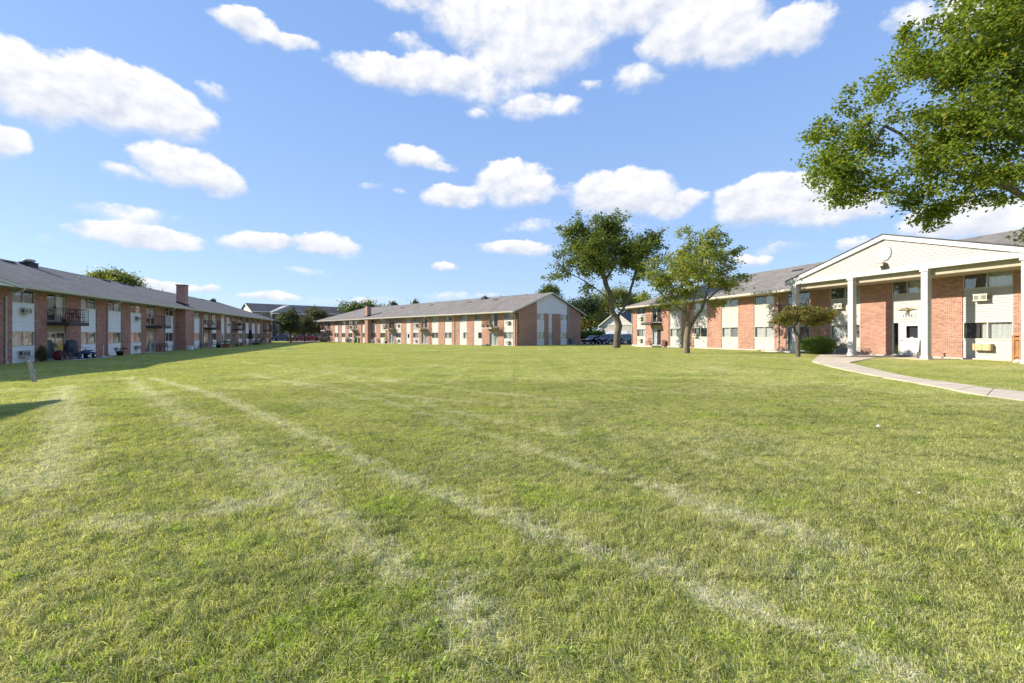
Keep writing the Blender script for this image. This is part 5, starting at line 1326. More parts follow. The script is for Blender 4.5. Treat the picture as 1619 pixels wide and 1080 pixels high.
    v, f = leaves(np.concatenate([cl, np.array(cs_)[:, None]], 1), nper, csig, lsize, seed+9, flat, asp, up); np_mesh('crown', v, f, lmat, o)
    return o

# overhanging maple at the right edge
LM = leaf_mat('leaf_maple', (.125,.18,.025), (.235,.285,.048), (.34,.28,.05), .05, .5)
Yt = 17.
LB_ = Vector((22.6, 16.6, H(22.6, 16.6)))
pA = lambda px, py, Y: tuple(at(px, py, Y))
E1 = [ell(1352,225,17,78,88,2.0), ell(1330,270,16.5,48,52,1.2), ell(1400,300,16,40,25,.9), ell(1500,165,16,118,105,2.6), ell(1455,100,16.5,75,70,2.0), ell(1565,60,16,85,80,2.6), ell(1500,275,15.5,85,65,2.0), ell(1600,210,15.5,120,110,3.0), ell(1565,310,15.2,45,28,1.2),
      ell(1500,325,15.8,32,22,.8), ell(1720,30,16,150,110,4), ell(1830,180,16,180,150,4.5), ell(1790,330,15,110,60,3.), ell(1700,-120,16,160,130,4.0), ell(1900,-60,16,150,150,4.0), ell(1470,335,16,20,16,.6), ell(1330,318,16.5,28,16,.7)]
tree('maple_tree', 'large leafy maple overhanging from the right edge, its trunk outside the picture', 'tree', LB_,
     [[LB_, LB_+Vector((-.1,0,2.6)), LB_+Vector((-.5,.1,4.2))], [LB_+Vector((-.5,.1,4.2)), pA(1680,350,15.4), pA(1600,300,15.5), pA(1545,250,15.8), pA(1480,205,16)], [LB_+Vector((-.5,.1,4.2)), LB_+Vector((-1.2,0,6.5)), pA(1640,240,15.8), pA(1560,190,16), pA(1500,110,16.2)],
      [pA(1600,300,15.5), pA(1500,268,15.9), pA(1400,200,16.6), pA(1330,185,16.9)], [LB_+Vector((-1.2,0,6.5)), LB_+Vector((-.9,.3,9.5)), LB_+Vector((-1.2,0,13))], [LB_+Vector((-1.2,0,6.5)), pA(1660,90,16), pA(1560,40,16)], [pA(1400,200,16.6), pA(1360,250,16.7)]],
     E1, 1900, 74, .145, LM, BARK, .36, 2, csig=.20, shell=.35, tw=.010, bough=1.0)

# tall dark tree in front of the gap
LD = leaf_mat('leaf_dark', (.10,.14,.03), (.185,.22,.055), (.17,.15,.05), .07, .4)
Yd = 52.; bD = gpt(974.5, 550.5); Yd = bD.y
q = lambda px, py, dy=0: tuple(at(px, py, Yd+dy))
tree('shade_tree', 'tall dark-leaved tree with a crooked forked trunk between the far and right blocks', 'tree', bD,
     [[bD, q(976,530), q(979,515), q(975,503), q(968,492)], [q(968,492), q(962,475), q(950,462), q(930,448), q(908,436), q(890,425)], [q(968,492), q(966,470), q(957,445), q(948,410), q(940,380), q(938,355)], [q(975,503), q(990,480), q(998,455), q(1006,425), q(1020,395)], [q(957,445), q(975,415,.5), q(978,380), q(975,355)], [q(948,410), q(925,390), q(905,370)]],
     [ell(938,385,Yd,48,42,3.0), ell(960,362,Yd,32,28,2.0), ell(912,366,Yd,26,22,1.8), ell(890,432,Yd,24,17,1.4), ell(908,410,Yd,34,20,2.), ell(950,425,Yd,40,22,2.4), ell(985,395,Yd+1,28,35,2.2), ell(1030,385,Yd,28,25,2.0), ell(1012,425,Yd,32,28,2.), ell(1042,410,Yd,14,22,1.2), ell(925,455,Yd,14,8,.8), ell(945,400,Yd-3,38,34,2.2), ell(930,395,Yd+3.5,36,34,2.2), ell(1000,405,Yd+3.5,28,30,2.0), ell(1008,395,Yd-2.5,28,26,2.0), ell(960,372,Yd+2.5,34,24,1.8)],
     860, 34, .29, LD, BARK, .38, 5, csig=.34, shell=.3, tw=.018, bough=1.7)

# lighter tree in front of the right block
LY = leaf_mat('leaf_light', (.18,.22,.045), (.30,.33,.085), (.36,.27,.09), .10, .5)
bY = gpt(1085, 558.8); Yy = bY.y; q = lambda px, py, dy=0: tuple(at(px, py, Yy+dy))
tree('young_shade_tree', 'airy yellow-green tree in front of the right-hand block, left of the small red tree', 'tree', bY,
     [[bY, q(1086,535), q(1088,515), q(1088,501)], [q(1088,501), q(1078,490), q(1064,480), q(1050,470), q(1038,455), q(1025,435)], [q(1088,501), q(1086,480), q(1080,455), q(1078,430), q(1085,400), q(1095,370)], [q(1092,520), q(1102,500), q(1115,478), q(1132,462), q(1150,452), q(1172,442)], [q(1115,478), q(1122,450), q(1128,415), q(1136,385)], [q(1088,501), q(1097,475,.4), q(1106,440), q(1112,400), q(1118,372)], [q(1064,480), q(1045,488), q(1035,482)], [q(1078,490), q(1070,462), q(1055,440)]],
     [ell(1092,425,Yy,45,38,2.0), ell(1110,385,Yy,36,26,1.6), ell(1140,372,Yy,20,12,.8), ell(1140,410,Yy,30,28,1.5), ell(1045,445,Yy,30,25,1.5), ell(1028,430,Yy,18,26,1.0), ell(1020,465,Yy,14,10,.6), ell(1080,465,Yy,38,20,1.8), ell(1145,448,Yy,30,18,1.4), ell(1168,442,Yy,18,9,.7), ell(1042,483,Yy,20,9,.8), ell(1125,478,Yy,20,10,.9), ell(1085,368,Yy,18,10,.7), ell(1160,400,Yy,10,14,.5), ell(1090,430,Yy-2.6,34,30,1.6), ell(1095,425,Yy+3,38,34,1.8), ell(1055,450,Yy+2.2,28,18,1.4), ell(1135,440,Yy+2.4,28,20,1.4), ell(1120,400,Yy-2,26,20,1.3)],
     600, 26, .21, LY, BARKL, .24, 8, csig=.20, shell=.25, tw=.012, bough=1.2)

# small spreading red-green tree
LR_ = leaf_mat('leaf_crab', (.30,.11,.07), (.13,.20,.045), (.28,.28,.06), .3, .4)
bC = gpt(1261, 564.5); Yc = bC.y; q = lambda px, py, dy=0: tuple(at(px, py, Yc+dy))
tree('ornamental_tree', 'small flat-topped tree with bronze and green leaves beside the portico', 'tree', bC,
     [[bC, q(1262,550), q(1260,538)], [q(1260,538), q(1257,522), q(1252,510), q(1243,500)], [q(1261,541), q(1270,525), q(1277,512), q(1290,502)], [q(1257,522), q(1262,508), q(1266,496)]],
     [ell(1268,500,Yc,34,12,1.4), ell(1240,503,Yc,20,12,.9), ell(1298,502,Yc,25,13,1.0), ell(1270,492,Yc,32,8,1.1), ell(1312,498,Yc,12,8,.5), ell(1285,508,Yc,20,7,.7), ell(1228,508,Yc,8,6,.4)],
     560, 26, .11, LR_, BARK, .125, 12, csig=.10, shell=.2, tw=.007, bough=.55)
g = gpt(1307, 561); shrub('rounded_bush', (g.x, g.y+.9, g.z), 'dense dark green rounded bush between the small tree and the portico column', 'bush', 1.28, 1.0, 1.36, leaf_mat('leaf_yew', (.08,.16,.025), (.14,.22,.04), None, 0, .3), 17, 2200, .055)

# pines between the blocks
LP_ = leaf_mat('needles', (.075,.09,.038), (.14,.145,.055), (.15,.12,.06), .06, .25)
for k, (px, by, top, ls) in enumerate((
    (459.5, 541.5, 484, [(455,505,16,12),(462,495,10,10),(450,515,14,10),(466,515,14,12),(447,497,6,8),(458,522,18,6)]),
    (481.5, 540.5, 497, [(478,515,16,10),(484,508,12,9),(473,522,12,6),(490,522,12,6)]),
    (498, 540, 478, [(497,498,15,14),(496,487,7,8),(508,503,13,13),(488,510,12,10),(512,512,12,8),(500,520,16,8)]))):
    b_ = gpt(px, by); Y_ = b_.y+ (0, 2, 5)[k]; b_ = Vector((ray(px)*Y_, Y_, H(ray(px)*Y_, Y_))); t_ = at(px, top+3, Y_)
    tree('pine_tree', ('bushy olive-green pine nearest the shaded block, left of the three', 'smaller dark pine in the middle of the three', 'tallest densest pine, right of the three')[k], 'tree', b_, [[b_, at(px-1, (by+top)/2+8, Y_), t_]],
         [ell(a, b, Y_+(.6 if i % 2 else -.6), c, d) for i, (a, b, c, d) in enumerate(ls)], 230, 40, .38, LP_, BARKD, .20, 20+k, 'pines between the far buildings', csig=.34, shell=.2, asp=.35, tw=.014, up=.1, bough=1.3)
# mulch bed under them
pb_ = [gpt(x, y) for x, y in ((452,541.4),(470,542.5),(500,542.3),(507,540.6),(495,539.3),(465,539.2))]
m = MB(); m.add([(p.x, p.y, p.z+.045) for p in pb_], [tuple(range(len(pb_)))]); tag(m.build('mulch_bed', plain('mulch', (.20,.12,.09), .95, var=.3)), kind='structure')

# trees behind the roofs
LBk = leaf_mat('leaf_back', (.075,.115,.025), (.13,.17,.045), (.2,.16,.05), .08, .4); LBo = leaf_mat('leaf_olive', (.15,.18,.04), (.22,.24,.06), (.28,.2,.05), .1, .4)
def backtree(px, by, Y, ls, label, mat, seed, ncl=150, nper=34, size=.5, cs=.8, name='deciduous_tree', grp='trees beyond the buildings'):
    b_ = Vector((ray(px)*Y, Y, 0)); tp = at(ls[0][0], ls[0][1], Y)
    tree(name, label, 'tree', b_, [[b_, Vector((b_.x, b_.y, tp.z*.5)), tp]], [ell(a, b, Y+(1.5 if i % 2 else -1), c, d) for i, (a, b, c, d) in enumerate(ls)], ncl, nper, size, mat, BARKD, .35, seed, grp, csig=cs, shell=.2, tw=.03)
backtree(172, 0, 74, [(172,438,26,9),(152,441,14,9),(196,447,20,9),(212,456,10,6),(180,450,40,12)], 'round sunlit tree rising behind the left block roof', LBo, 41, 190, 40, .38, .6)
backtree(557, 0, 150, [(560,489,22,11),(540,497,16,9),(580,485,14,9),(532,506,14,8),(590,497,12,8)], 'dark green tree rising behind the left part of the far block roof', LBk, 42, 200, 34, .6, .9)
backtree(603, 0, 150, [(600,490,13,7),(610,493,10,6)], 'small rounded treetop just right of the far block chimney', LBk, 43, 60, 30, .6, .8)
backtree(622, 0, 150, [(622,482,5,6),(622,490,8,6)], 'tiny pointed treetop over the far block roof, left one of two', LP_, 44, 40, 24, .6, .5, 'conifer_tree')
backtree(657, 0, 150, [(657,480,6,6),(656,488,9,6)], 'tiny pointed treetop over the far block roof, right one of two', LP_, 45, 40, 24, .6, .5, 'conifer_tree')
backtree(871, 0, 104, [(868,459,12,8),(878,462,9,8),(860,466,8,8),(873,472,18,8)], 'rounded treetop just behind the ridge of the white gable end', LBk, 46, 150, 34, .42, .6)
backtree(918, 0, 115, [(920,488,24,16),(935,480,16,12),(905,492,14,12),(930,503,24,12),(915,512,20,10)], 'large blue-green tree behind the right corner of the far block', leaf_mat('leaf_bluegreen', (.045,.075,.04), (.08,.11,.055), None, 0, .4), 47, 300, 36, .5, .9)
backtree(962, 0, 125, [(962,478,26,20),(980,468,18,18),(945,492,18,14),(992,485,14,20),(960,505,30,14)], 'wide olive-yellow tree behind the garage', LBo, 48, 340, 36, .5, .9)
backtree(934, 0, 104, [(932,510,16,9),(945,507,12,9),(920,514,12,8)], 'low bright yellow-green tree left of the garage', leaf_mat('leaf_gold', (.15,.17,.03), (.22,.20,.05), None, 0, .45), 49, 170, 34, .38, .7)
backtree(1000, 0, 140, [(1001,478,18,14),(1015,482,14,12)], 'dark treetop behind the roofs left of the right-hand block', LBk, 50, 120, 34, .6, .9)
# hedge and a far wood that closes the horizon
def hedge(p0, p1, w_, h_, n, label, mat, seed, name='hedge', size=.3, cs=.25):
    o = empty(name, p0, 0, label, 'hedge'); rs = np.random.RandomState(seed); d = Vector(p1)-Vector(p0)
    t = rs.uniform(0, 1, (n, 1)); c = t*np.array(d)+np.stack([rs.uniform(-w_/2, w_/2, n), rs.uniform(-w_/2, w_/2, n), rs.uniform(.1, 1, n)**.6*h_*(1+.15*np.sin(t[:, 0]*17))], 1)
    v, f = leaves(c, 14, cs, size, seed); np_mesh('foliage', v, f, mat, o)
    m = MB(); 
    for k in range(6): q_ = Vector(p0).lerp(Vector(p1), (k+.5)/6)-Vector(p0); m.tube([tuple(q_), tuple(q_+Vector((.1,0,h_*.6)))], .05, 5)
    m.build('stems', BARKD, o); return o
hedge(tuple(at(912,529,95)*1)[:2]+(0,), tuple(at(953,529,95))[:2]+(0,), 1.6, 1.9, 700, 'dark clipped hedge behind the parked cars', GRND, 61)
rs = np.random.RandomState(77); n = 2600; a = rs.uniform(-.95, .95, n); rr = rs.uniform(210, 250, n)
hh = (4+3*np.sin(a*23)+2*np.sin(a*57+1)).clip(1.5)*rs.uniform(.1, 1, n)**.6
c = np.stack([rr*np.sin(a), rr*np.cos(a), hh+.3], 1); v, f = leaves(c, 22, 1.3, 1.5, 78); tag(np_mesh('far_woodland', v, f, LBk), 'low band of distant woodland along the horizon', 'woodland', kind='stuff')

# ================================================================== ground, paths, parking
BLD = []
for fr, L_, D_ in ((FL, LL, DEPTH), (FM, LMid, DEPTH), (FR, LR, DEPTH), (Frame(OB, uB), LB, DEPTH)):
    inn = Vector((-fr.u.y, fr.u.x)); BLD.append([tuple(fr.O), tuple(fr.O+fr.u*L_), tuple(fr.O+fr.u*L_+inn*D_), tuple(fr.O+inn*D_)])
def cr(pts, n=8):            # smooth curve through points
    P_ = [pts[0]]+pts+[pts[-1]]; out = []
    for i in range(1, len(P_)-2):
        for k in range(n):
            t = k/n; a, b, c, d = P_[i-1], P_[i], P_[i+1], P_[i+2]
            out.append(tuple(.5*((2*b[j])+(-a[j]+c[j])*t+(2*a[j]-5*b[j]+4*c[j]-d[j])*t*t+(-a[j]+3*b[j]-3*c[j]+d[j])*t**3) for j in (0, 1)))
    return out+[tuple(pts[-1][:2])]
lo = [gpt(*p)[:2] for p in ((1284,572.5),(1325,583),(1388,595.7),(1477,611.5),(1619,635.5))]; hi = [gpt(*p)[:2] for p in ((1342,574),(1366,580.5),(1433,595.8),(1521,608.5),(1619,621))]
lo.append((lo[-1][0]+1.5, lo[-1][1]-4.5)); hi.append((hi[-1][0]+1.9, hi[-1][1]-5.0))
ap0 = OR+uR*sR(1318)+Vector((uR.y,-uR.x))*.13; 
A_ = OR+Vector((uR.y,-uR.x))*(dC+.75)
apron = [tuple(OR+uR*sR(1322)+Vector((uR.y,-uR.x))*.14), tuple(OR+uR*(col_s[1]-2.2)+Vector((uR.y,-uR.x))*(dC+.2)), tuple(gpt(1284,572.5)[:2]), tuple(gpt(1344,574.2)[:2]), tuple(OR+uR*(col_s[1]+2.0)+Vector((uR.y,-uR.x))*(dC+.55)), tuple(OR+uR*(col_s[2]+.4)+Vector((uR.y,-uR.x))*(dC+.45)), tuple(OR+uR*(col_s[2]+.4)+Vector((uR.y,-uR.x))*.14)]
lo_c, hi_c = cr(lo), cr(hi)
PATH = lo_c+list(reversed(hi_c))
def flat_mat(name, col, sc_, var, joint=None):
    t = NT(name); g = t.n('ShaderNodeNewGeometry').outputs['Position']
    f = t.ramp(t.noise(g, sc_, 5), .3, .7, 1-var, 1+var); f2 = t.ramp(t.noise(g, 45, 3), .35, .65, .9, 1.08)
    c = t.vm('SCALE', t.n('ShaderNodeRGB').outputs[0]); c.node.inputs[0].links[0].from_node.outputs[0].default_value = (*col, 1); t.set(c.node.inputs['Scale'], t.math('MULTIPLY', f, f2))
    return t.done(t.bsdf(c, .92, .2, 0, t.bump(t.noise(g, 60, 3), .3, .008)))
PCON = flat_mat('path_concrete', (.58,.50,.39), .8, .10); ASPH = flat_mat('asphalt', (.085,.085,.088), .4, .15)
def strip(name, A, B, th, mat):
    m = MB(); n = len(A)
    for i in range(n-1):
        v = []
        for (x, y) in (A[i], B[i], B[i+1], A[i+1]): v.append((x, y, H(x, y)+th))
        # a joint every few slabs: leave a 12 mm groove
        v += [(x, y, z-.12) for x, y, z in v[:4]]
        m.add(v, [(0,1,2,3),(0,4,5,1),(1,5,6,2),(2,6,7,3),(3,7,4,0)])
    return tag(m.build(name, mat), kind='structure')
strip('path', lo_c, hi_c, .035, PCON)
m = MB(); pts = apron; m.slab([(p[0], p[1]) for p in pts], -.25, H(pts[1][0], pts[1][1])+.032)
o = m.build('pavement', PCON); tag(o, kind='structure')
# dark expansion joints on the walk
m = MB()
for i in range(3, len(lo_c)-1, 3):
    a, b = Vector(lo_c[i]), Vector(hi_c[i]); d = Vector(lo_c[i+1])-a; d = d.normalized()*.009
    m.add([(a.x-d.x, a.y-d.y, H(*a)+.039), (b.x-d.x, b.y-d.y, H(*b)+.039), (b.x+d.x, b.y+d.y, H(*b)+.039), (a.x+d.x, a.y+d.y, H(*a)+.039)], [(0,1,2,3)])
tag(m.build('path_joints', plain('joint_dark', (.09,.08,.07), .95)), kind='structure')
def sheet(name, poly, off, mat, step=4.):
    xs = [p[0] for p in poly]; ys = [p[1] for p in poly]; m = MB()
    import bmesh
    b = bmesh.new(); vs = [b.verts.new((x, y, 0)) for x, y in poly]; b.faces.new(vs)
    for ax, lo_, hi_ in (((1,0,0), min(xs), max(xs)), ((0,1,0), min(ys), max(ys))):
        q_ = lo_+step
        while q_ < hi_:
            bmesh.ops.bisect_plane(b, geom=b.verts[:]+b.edges[:]+b.faces[:], plane_co=Vector(ax)*q_, plane_no=ax); q_ += step
    for v in b.verts: v.co.z = H(v.co.x, v.co.y)+off
    me = bpy.data.meshes.new(name); b.to_mesh(me); b.free(); me.materials.append(mat); o = bpy.data.objects.new(name, me); C.objects.link(o); return tag(o, kind='structure')
P2 = lambda px, Y: (ray(px)*Y, Y)
LOT = [P2(905, 76.5+1), P2(930, 72.5), P2(1010, 71.5), (26, 66), (45, 62), (60, 90), P2(960, 99), P2(905, 97)]
sheet('parking_lot', LOT, .02, ASPH)
ROAD = [(-95, 121), (-47, 116), (-40, 120), (10, 100), (20, 110), (-30, 131), (-95, 133)]
ROAD = [P2(380, 116), P2(430, 115.5), P2(508, 121), (-25, 130), (-20, 133), P2(500, 131.5), P2(380, 130)]
sheet('road', ROAD, .02, ASPH)

# ---- lawn colour shared by the ground and the blades
def lawn_col(t, blade):
    pos = t.n('ShaderNodeNewGeometry').outputs['Position']; p2 = t.vm('MULTIPLY', pos, (1, 1, 0))
    nb_ = t.noise(p2, .16, 3); nm = t.noise(p2, .75, 4, .6); ns = t.noise(p2, 4.5, 3, .6)
    g1, g2, g3 = (.345,.380,.082), (.46,.47,.145), (.55,.52,.24)
    col = t.mix(t.ramp(nm, .35, .62), g1, g2)
    col = t.mix(t.ramp(t.math('ADD', nb_, t.math('MULTIPLY', ns, .35)), .60, .82, 0, .75), col, g3)
    # lush saturated tufts
    col = t.mix(t.ramp(t.math('ADD', t.noise(t.vm('ADD', p2, (31, 7, 0)), 1.1, 3), t.math('MULTIPLY', ns, .3)), .70, .82, 0, .7), col, (.36,.46,.04))
    # darker rank grass
    col = t.mix(t.ramp(t.noise(t.vm('ADD', p2, (9, 57, 0)), .42, 4, .65), .52, .70, 0, .6), col, (.17,.22,.045))
    col = t.mix(t.ramp(t.noise(t.vm('ADD', p2, (5, 91, 0)), 2.6, 4, .7), .47, .66, 0, .7), col, (.15,.20,.045))
    # dried wheel tracks across the turf
    wrp = t.vm('ADD', p2, t.vm('MULTIPLY', t.vm('SUBTRACT', t.noise(p2, .8, 3, out='Color'), (.5,.5,.5)), (.34,.34,0)))
    acc = None
    def seg(a, b, w, k):
        nonlocal acc
        ax, ay = a; bx, by = b; L2 = (bx-ax)**2+(by-ay)**2
        pa = t.vm('SUBTRACT', wrp, (ax, ay, 0)); h = t.math('MULTIPLY', t.vm('DOT_PRODUCT', pa, (bx-ax, by-ay, 0), 1), 1/L2, clamp=True)
        sv = t.n('ShaderNodeVectorMath', operation='SCALE'); sv.inputs[0].default_value = (bx-ax, by-ay, 0); t.set(sv.inputs['Scale'], h)
        d = t.vm('LENGTH', t.vm('SUBTRACT', pa, sv.outputs[0]), None, 1)
        v = t.math('MULTIPLY_ADD', d, -k*.97/(w*1.3), k*.97); acc = v if acc is None else t.math('MAXIMUM', acc, v)
    def line(pp, w, k):
        g_ = [gpt(*p) for p in pp]
        for i in range(len(g_)-1): seg((g_[i].x, g_[i].y), (g_[i+1].x, g_[i+1].y), w, k)
    line([(102,612),(100,680),(75,770)], .48, .95); line([(205,597),(330,690),(470,780)], .42, .75); line([(470,780),(580,860),(760,990)], .26, .75)
    line([(240,598),(310,616),(430,665)], .28, 1.0); line([(430,665),(620,752),(740,800),(880,850)], .22, .85); line([(880,850),(1110,930),(1420,1062)], .19, .9)
    line([(390,592),(560,620),(760,640)], .22, .7); line([(500,579),(860,600),(1100,625)], .25, .55); line([(560,600),(700,650),(900,690)], .2, .5)
    line([(400,592),(640,645),(870,722)], .28, .6); line([(870,722),(1060,780),(1330,870)], .24, .7); line([(380,572),(700,612),(1010,652)], .28, .55)
    line([(0,618),(105,616)], .8, .55); line([(180,830),(240,825)], .32, .9); line([(340,810),(420,795)], .28, .9); line([(10,840),(60,820)], .3, .6)
    line([(600,900),(700,940)], .3, .5); line([(1000,700),(1280,745),(1500,800)], .35, .3)
    nt_ = t.math('ADD', acc, t.math('MULTIPLY', t.math('SUBTRACT', ns, .5), 2.1)); nt_ = t.math('ADD', nt_, t.math('MULTIPLY', t.math('SUBTRACT', nm, .5), 1.6))
    dry = t.ramp(nt_, .16, .95, 0, .92)
    gen = t.ramp(t.math('ADD', t.noise(t.vm('ADD', p2, (77, 3, 0)), .35, 4, .7), t.math('MULTIPLY', ns, .4)), .76, 1.0, 0, .65)
    dry = t.math('MAXIMUM', dry, gen)
    straw = (.64,.61,.44)
    if blade:
        r = t.n('ShaderNodeNewGeometry').outputs['Random Per Island']
        r2 = t.math('FRACT', t.math('MULTIPLY', r, 53.3)); r3 = t.math('FRACT', t.math('MULTIPLY', r, 171.7))
        own = t.ramp(r, 0, 1, .42, 1.72); c2 = t.vm('SCALE', col); t.set(c2.node.inputs['Scale'], own); col = c2
        col = t.mix(t.math('MULTIPLY', t.math('GREATER_THAN', r3, .70), .75), col, (.56,.52,.33))
        dd = t.math('GREATER_THAN', t.math('MULTIPLY', dry, 1.0), r2)
        s2 = t.mix(r, (.54,.51,.34), (.80,.77,.60))
        col = t.mix(t.math('MULTIPLY', dd, .9), col, s2)
    else:
        col = t.mix(t.math('MULTIPLY', dry, .8), col, straw)
        fine = t.ramp(t.noise(pos, 38, 4, .7), .3, .7, .55, 1.3); c2 = t.vm('SCALE', col); t.set(c2.node.inputs['Scale'], fine); col = c2
    return col, pos
t = NT('lawn_ground'); col, pos = lawn_col(t, False); LAWN = t.done(t.bsdf(col, .95, .1, 0, t.bump(t.noise(pos, 30, 4), .8, .04)))
t = NT('lawn_blades'); col, pos = lawn_col(t, True)
gn_ = t.n('ShaderNodeNewGeometry').outputs['Normal']; nup = t.vm('NORMALIZE', t.vm('ADD', gn_, (0, 0, .6)))
p_ = t.bsdf(col, .6, .12, 0, nup); tl = t.n('ShaderNodeBsdfTranslucent'); t.set(tl.inputs[0], t.mix(1.0, col, (1.2,1.25,.55), 'MULTIPLY')); mx = t.n('ShaderNodeMixShader'); mx.inputs[0].default_value = .42
t.t.links.new(p_, mx.inputs[1]); t.t.links.new(tl.outputs[0], mx.inputs[2]); BLADE = t.done(mx.outputs[0])

# ground sheet reaching the horizon
def axis(lo_, hi_, c0, c1, fine, far):
    a = list(np.arange(c0, c1+.01, fine)); q_ = c1; s_ = fine
    while q_ < hi_: s_ = min(s_*1.35, far); q_ += s_; a.append(min(q_, hi_))
    q_ = c0; s_ = fine; b = []
    while q_ > lo_: s_ = min(s_*1.35, far); q_ -= s_; b.append(max(q_, lo_))
    return np.array(b[::-1]+a)
gx = axis(-900, 900, -65, 45, 1.5, 120); gy = axis(-300, 1400, -12, 130, 1.5, 120)
X, Yg = np.meshgrid(gx, gy); Z = hgt(X, Yg)
far = np.clip((np.hypot(X, Yg)-160)/100, 0, 1); Z = Z*(1-far)
v = np.stack([X.ravel(), Yg.ravel(), Z.ravel()], 1); nx_ = len(gx); ny_ = len(gy)
I, J = np.meshgrid(np.arange(nx_-1), np.arange(ny_-1)); b0 = (J*nx_+I).ravel(); f = np.stack([b0, b0+1, b0+1+nx_, b0+nx_], 1)
go = np_mesh('ground', v, f, LAWN); go.data.polygons.foreach_set('use_smooth', [True]*len(f)); tag(go, kind='structure')

# ---- grass blades in patches, scattered over the lawn
def patch(name, size, n, h, w, seed, lod=2):
    rs = np.random.RandomState(seed); m_ = size*.5*1.06
    x = rs.uniform(-m_, m_, n); y = rs.uniform(-m_, m_, n)
    a = rs.uniform(0, 2*np.pi, n); lean = rs.uniform(.3, 1.6, n); hh = h*rs.uniform(.45, 1.15, n); ww = w*rs.uniform(.7, 1.3, n)
    # clumps: neighbouring blades lean the same way
    a = a*.45+ 4*np.sin(x*5/size*2+seed)+3*np.cos(y*6/size*2)
    tall = rs.uniform(size=n) > .985; hh[tall] *= 1.35; ww[tall] *= 1.7
    dx, dy = np.cos(a), np.sin(a); fa = rs.uniform(0, 2*np.pi, n); ex, ey = np.cos(fa)*ww/2, np.sin(fa)*ww/2
    z0_ = np.full(n, -.01); r = hh*lean
    b = [np.stack([x-ex, y-ey, z0_], 1), np.stack([x+ex, y+ey, z0_], 1)]
    if lod == 2:
        mx_, my_ = x+dx*r*.35, y+dy*r*.35; mz = hh*.62
        b += [np.stack([mx_+ex*.8, my_+ey*.8, mz], 1), np.stack([mx_-ex*.8, my_-ey*.8, mz], 1)]
    tz = hh*np.clip(1-lean*.38, .35, 1); b.append(np.stack([x+dx*r, y+dy*r, tz], 1))
    k = len(b); v = np.stack(b, 1).reshape(-1, 3); base = np.arange(n)*k
    tris = [(0, 1, 2), (0, 2, 3), (3, 2, 4)] if lod == 2 else [(0, 1, 2)]
    f = np.concatenate([np.stack([base+q_ for q_ in tr], 1) for tr in tris])
    me = bpy.data.meshes.new(name); me.vertices.add(len(v)); me.vertices.foreach_set('co', v.astype(np.float32).ravel()); me.loops.add(f.size); me.loops.foreach_set('vertex_index', f.astype(np.int32).ravel())
    me.polygons.add(len(f)); me.polygons.foreach_set('loop_start', np.arange(0, f.size, 3, dtype=np.int32)); me.polygons.foreach_set('loop_total', np.full(len(f), 3, dtype=np.int32)); me.materials.append(BLADE); me.update(calc_edges=True)
    return bpy.data.objects.new(name, me)
def inside(poly, x, y):
    c = False; n = len(poly); j = n-1
    for i in range(n):
        xi, yi = poly[i]; xj, yj = poly[j]
        if (yi > y) != (yj > y) and x < (xj-xi)*(y-yi)/(yj-yi)+xi: c = not c
        j = i
    return c
def dist_poly(poly, x, y):
    d = 1e9; n = len(poly)
    for i in range(n):
        ax, ay = poly[i]; bx, by = poly[(i+1) % n]; L2 = (bx-ax)**2+(by-ay)**2+1e-9; t_ = max(0, min(1, ((x-ax)*(bx-ax)+(y-ay)*(by-ay))/L2))
        d = min(d, math.hypot(x-ax-(bx-ax)*t_, y-ay-(by-ay)*t_))
    return -d if inside(poly, x, y) else d
mulch = [(p.x, p.y) for p in pb_]
EXC = BLD+PATIOS+[PATH, apron, LOT, ROAD, mulch]
EXB = [(min(p[0] for p in e), max(p[0] for p in e), min(p[1] for p in e), max(p[1] for p in e)) for e in EXC]
def clear(x, y, m_):
    d = 1e9
    for e, (x0, x1, y0, y1) in zip(EXC, EXB):
        if x < x0-m_-.5 or x > x1+m_+.5 or y < y0-m_-.5 or y > y1+m_+.5: continue
        d = min(d, dist_poly(e, x, y))
        if d < -m_: break
    return d
spots = {k: [] for k in ('A', 'a', 'B', 'b', 'C', 'c')}
def cell(x, y, s):
    yy = y; vis = abs(x) < 1.125*(y+s)+2.5+s
    if not vis or y < -.5: return
    dist = math.hypot(x, y); key, fine, small, ssz = ('A', 1., 'a', .34) if dist < 17 else (('B', 2., 'b', .5) if dist < 48 else ('C', 4., 'c', 1.))
    if s > fine+.01:
        for i in (-.25, .25):
            for j in (-.25, .25): cell(x+i*s, y+j*s, s/2)
        return
    d = clear(x, y, s)
    if d > s*.75: spots[key].append((x, y)); return
    if d < -s*.75: return
    n = int(round(s/ssz)); st = s/n
    for i in range(n):
        for j in range(n):
            q1, q2 = x-s/2+(i+.5)*st, y-s/2+(j+.5)*st
            if clear(q1, q2, st) > st*.40: spots[small].append((q1, q2))
for i in range(-9, 7):
    for j in range(-1, 16): cell(i*8+4, j*8+4, 8)
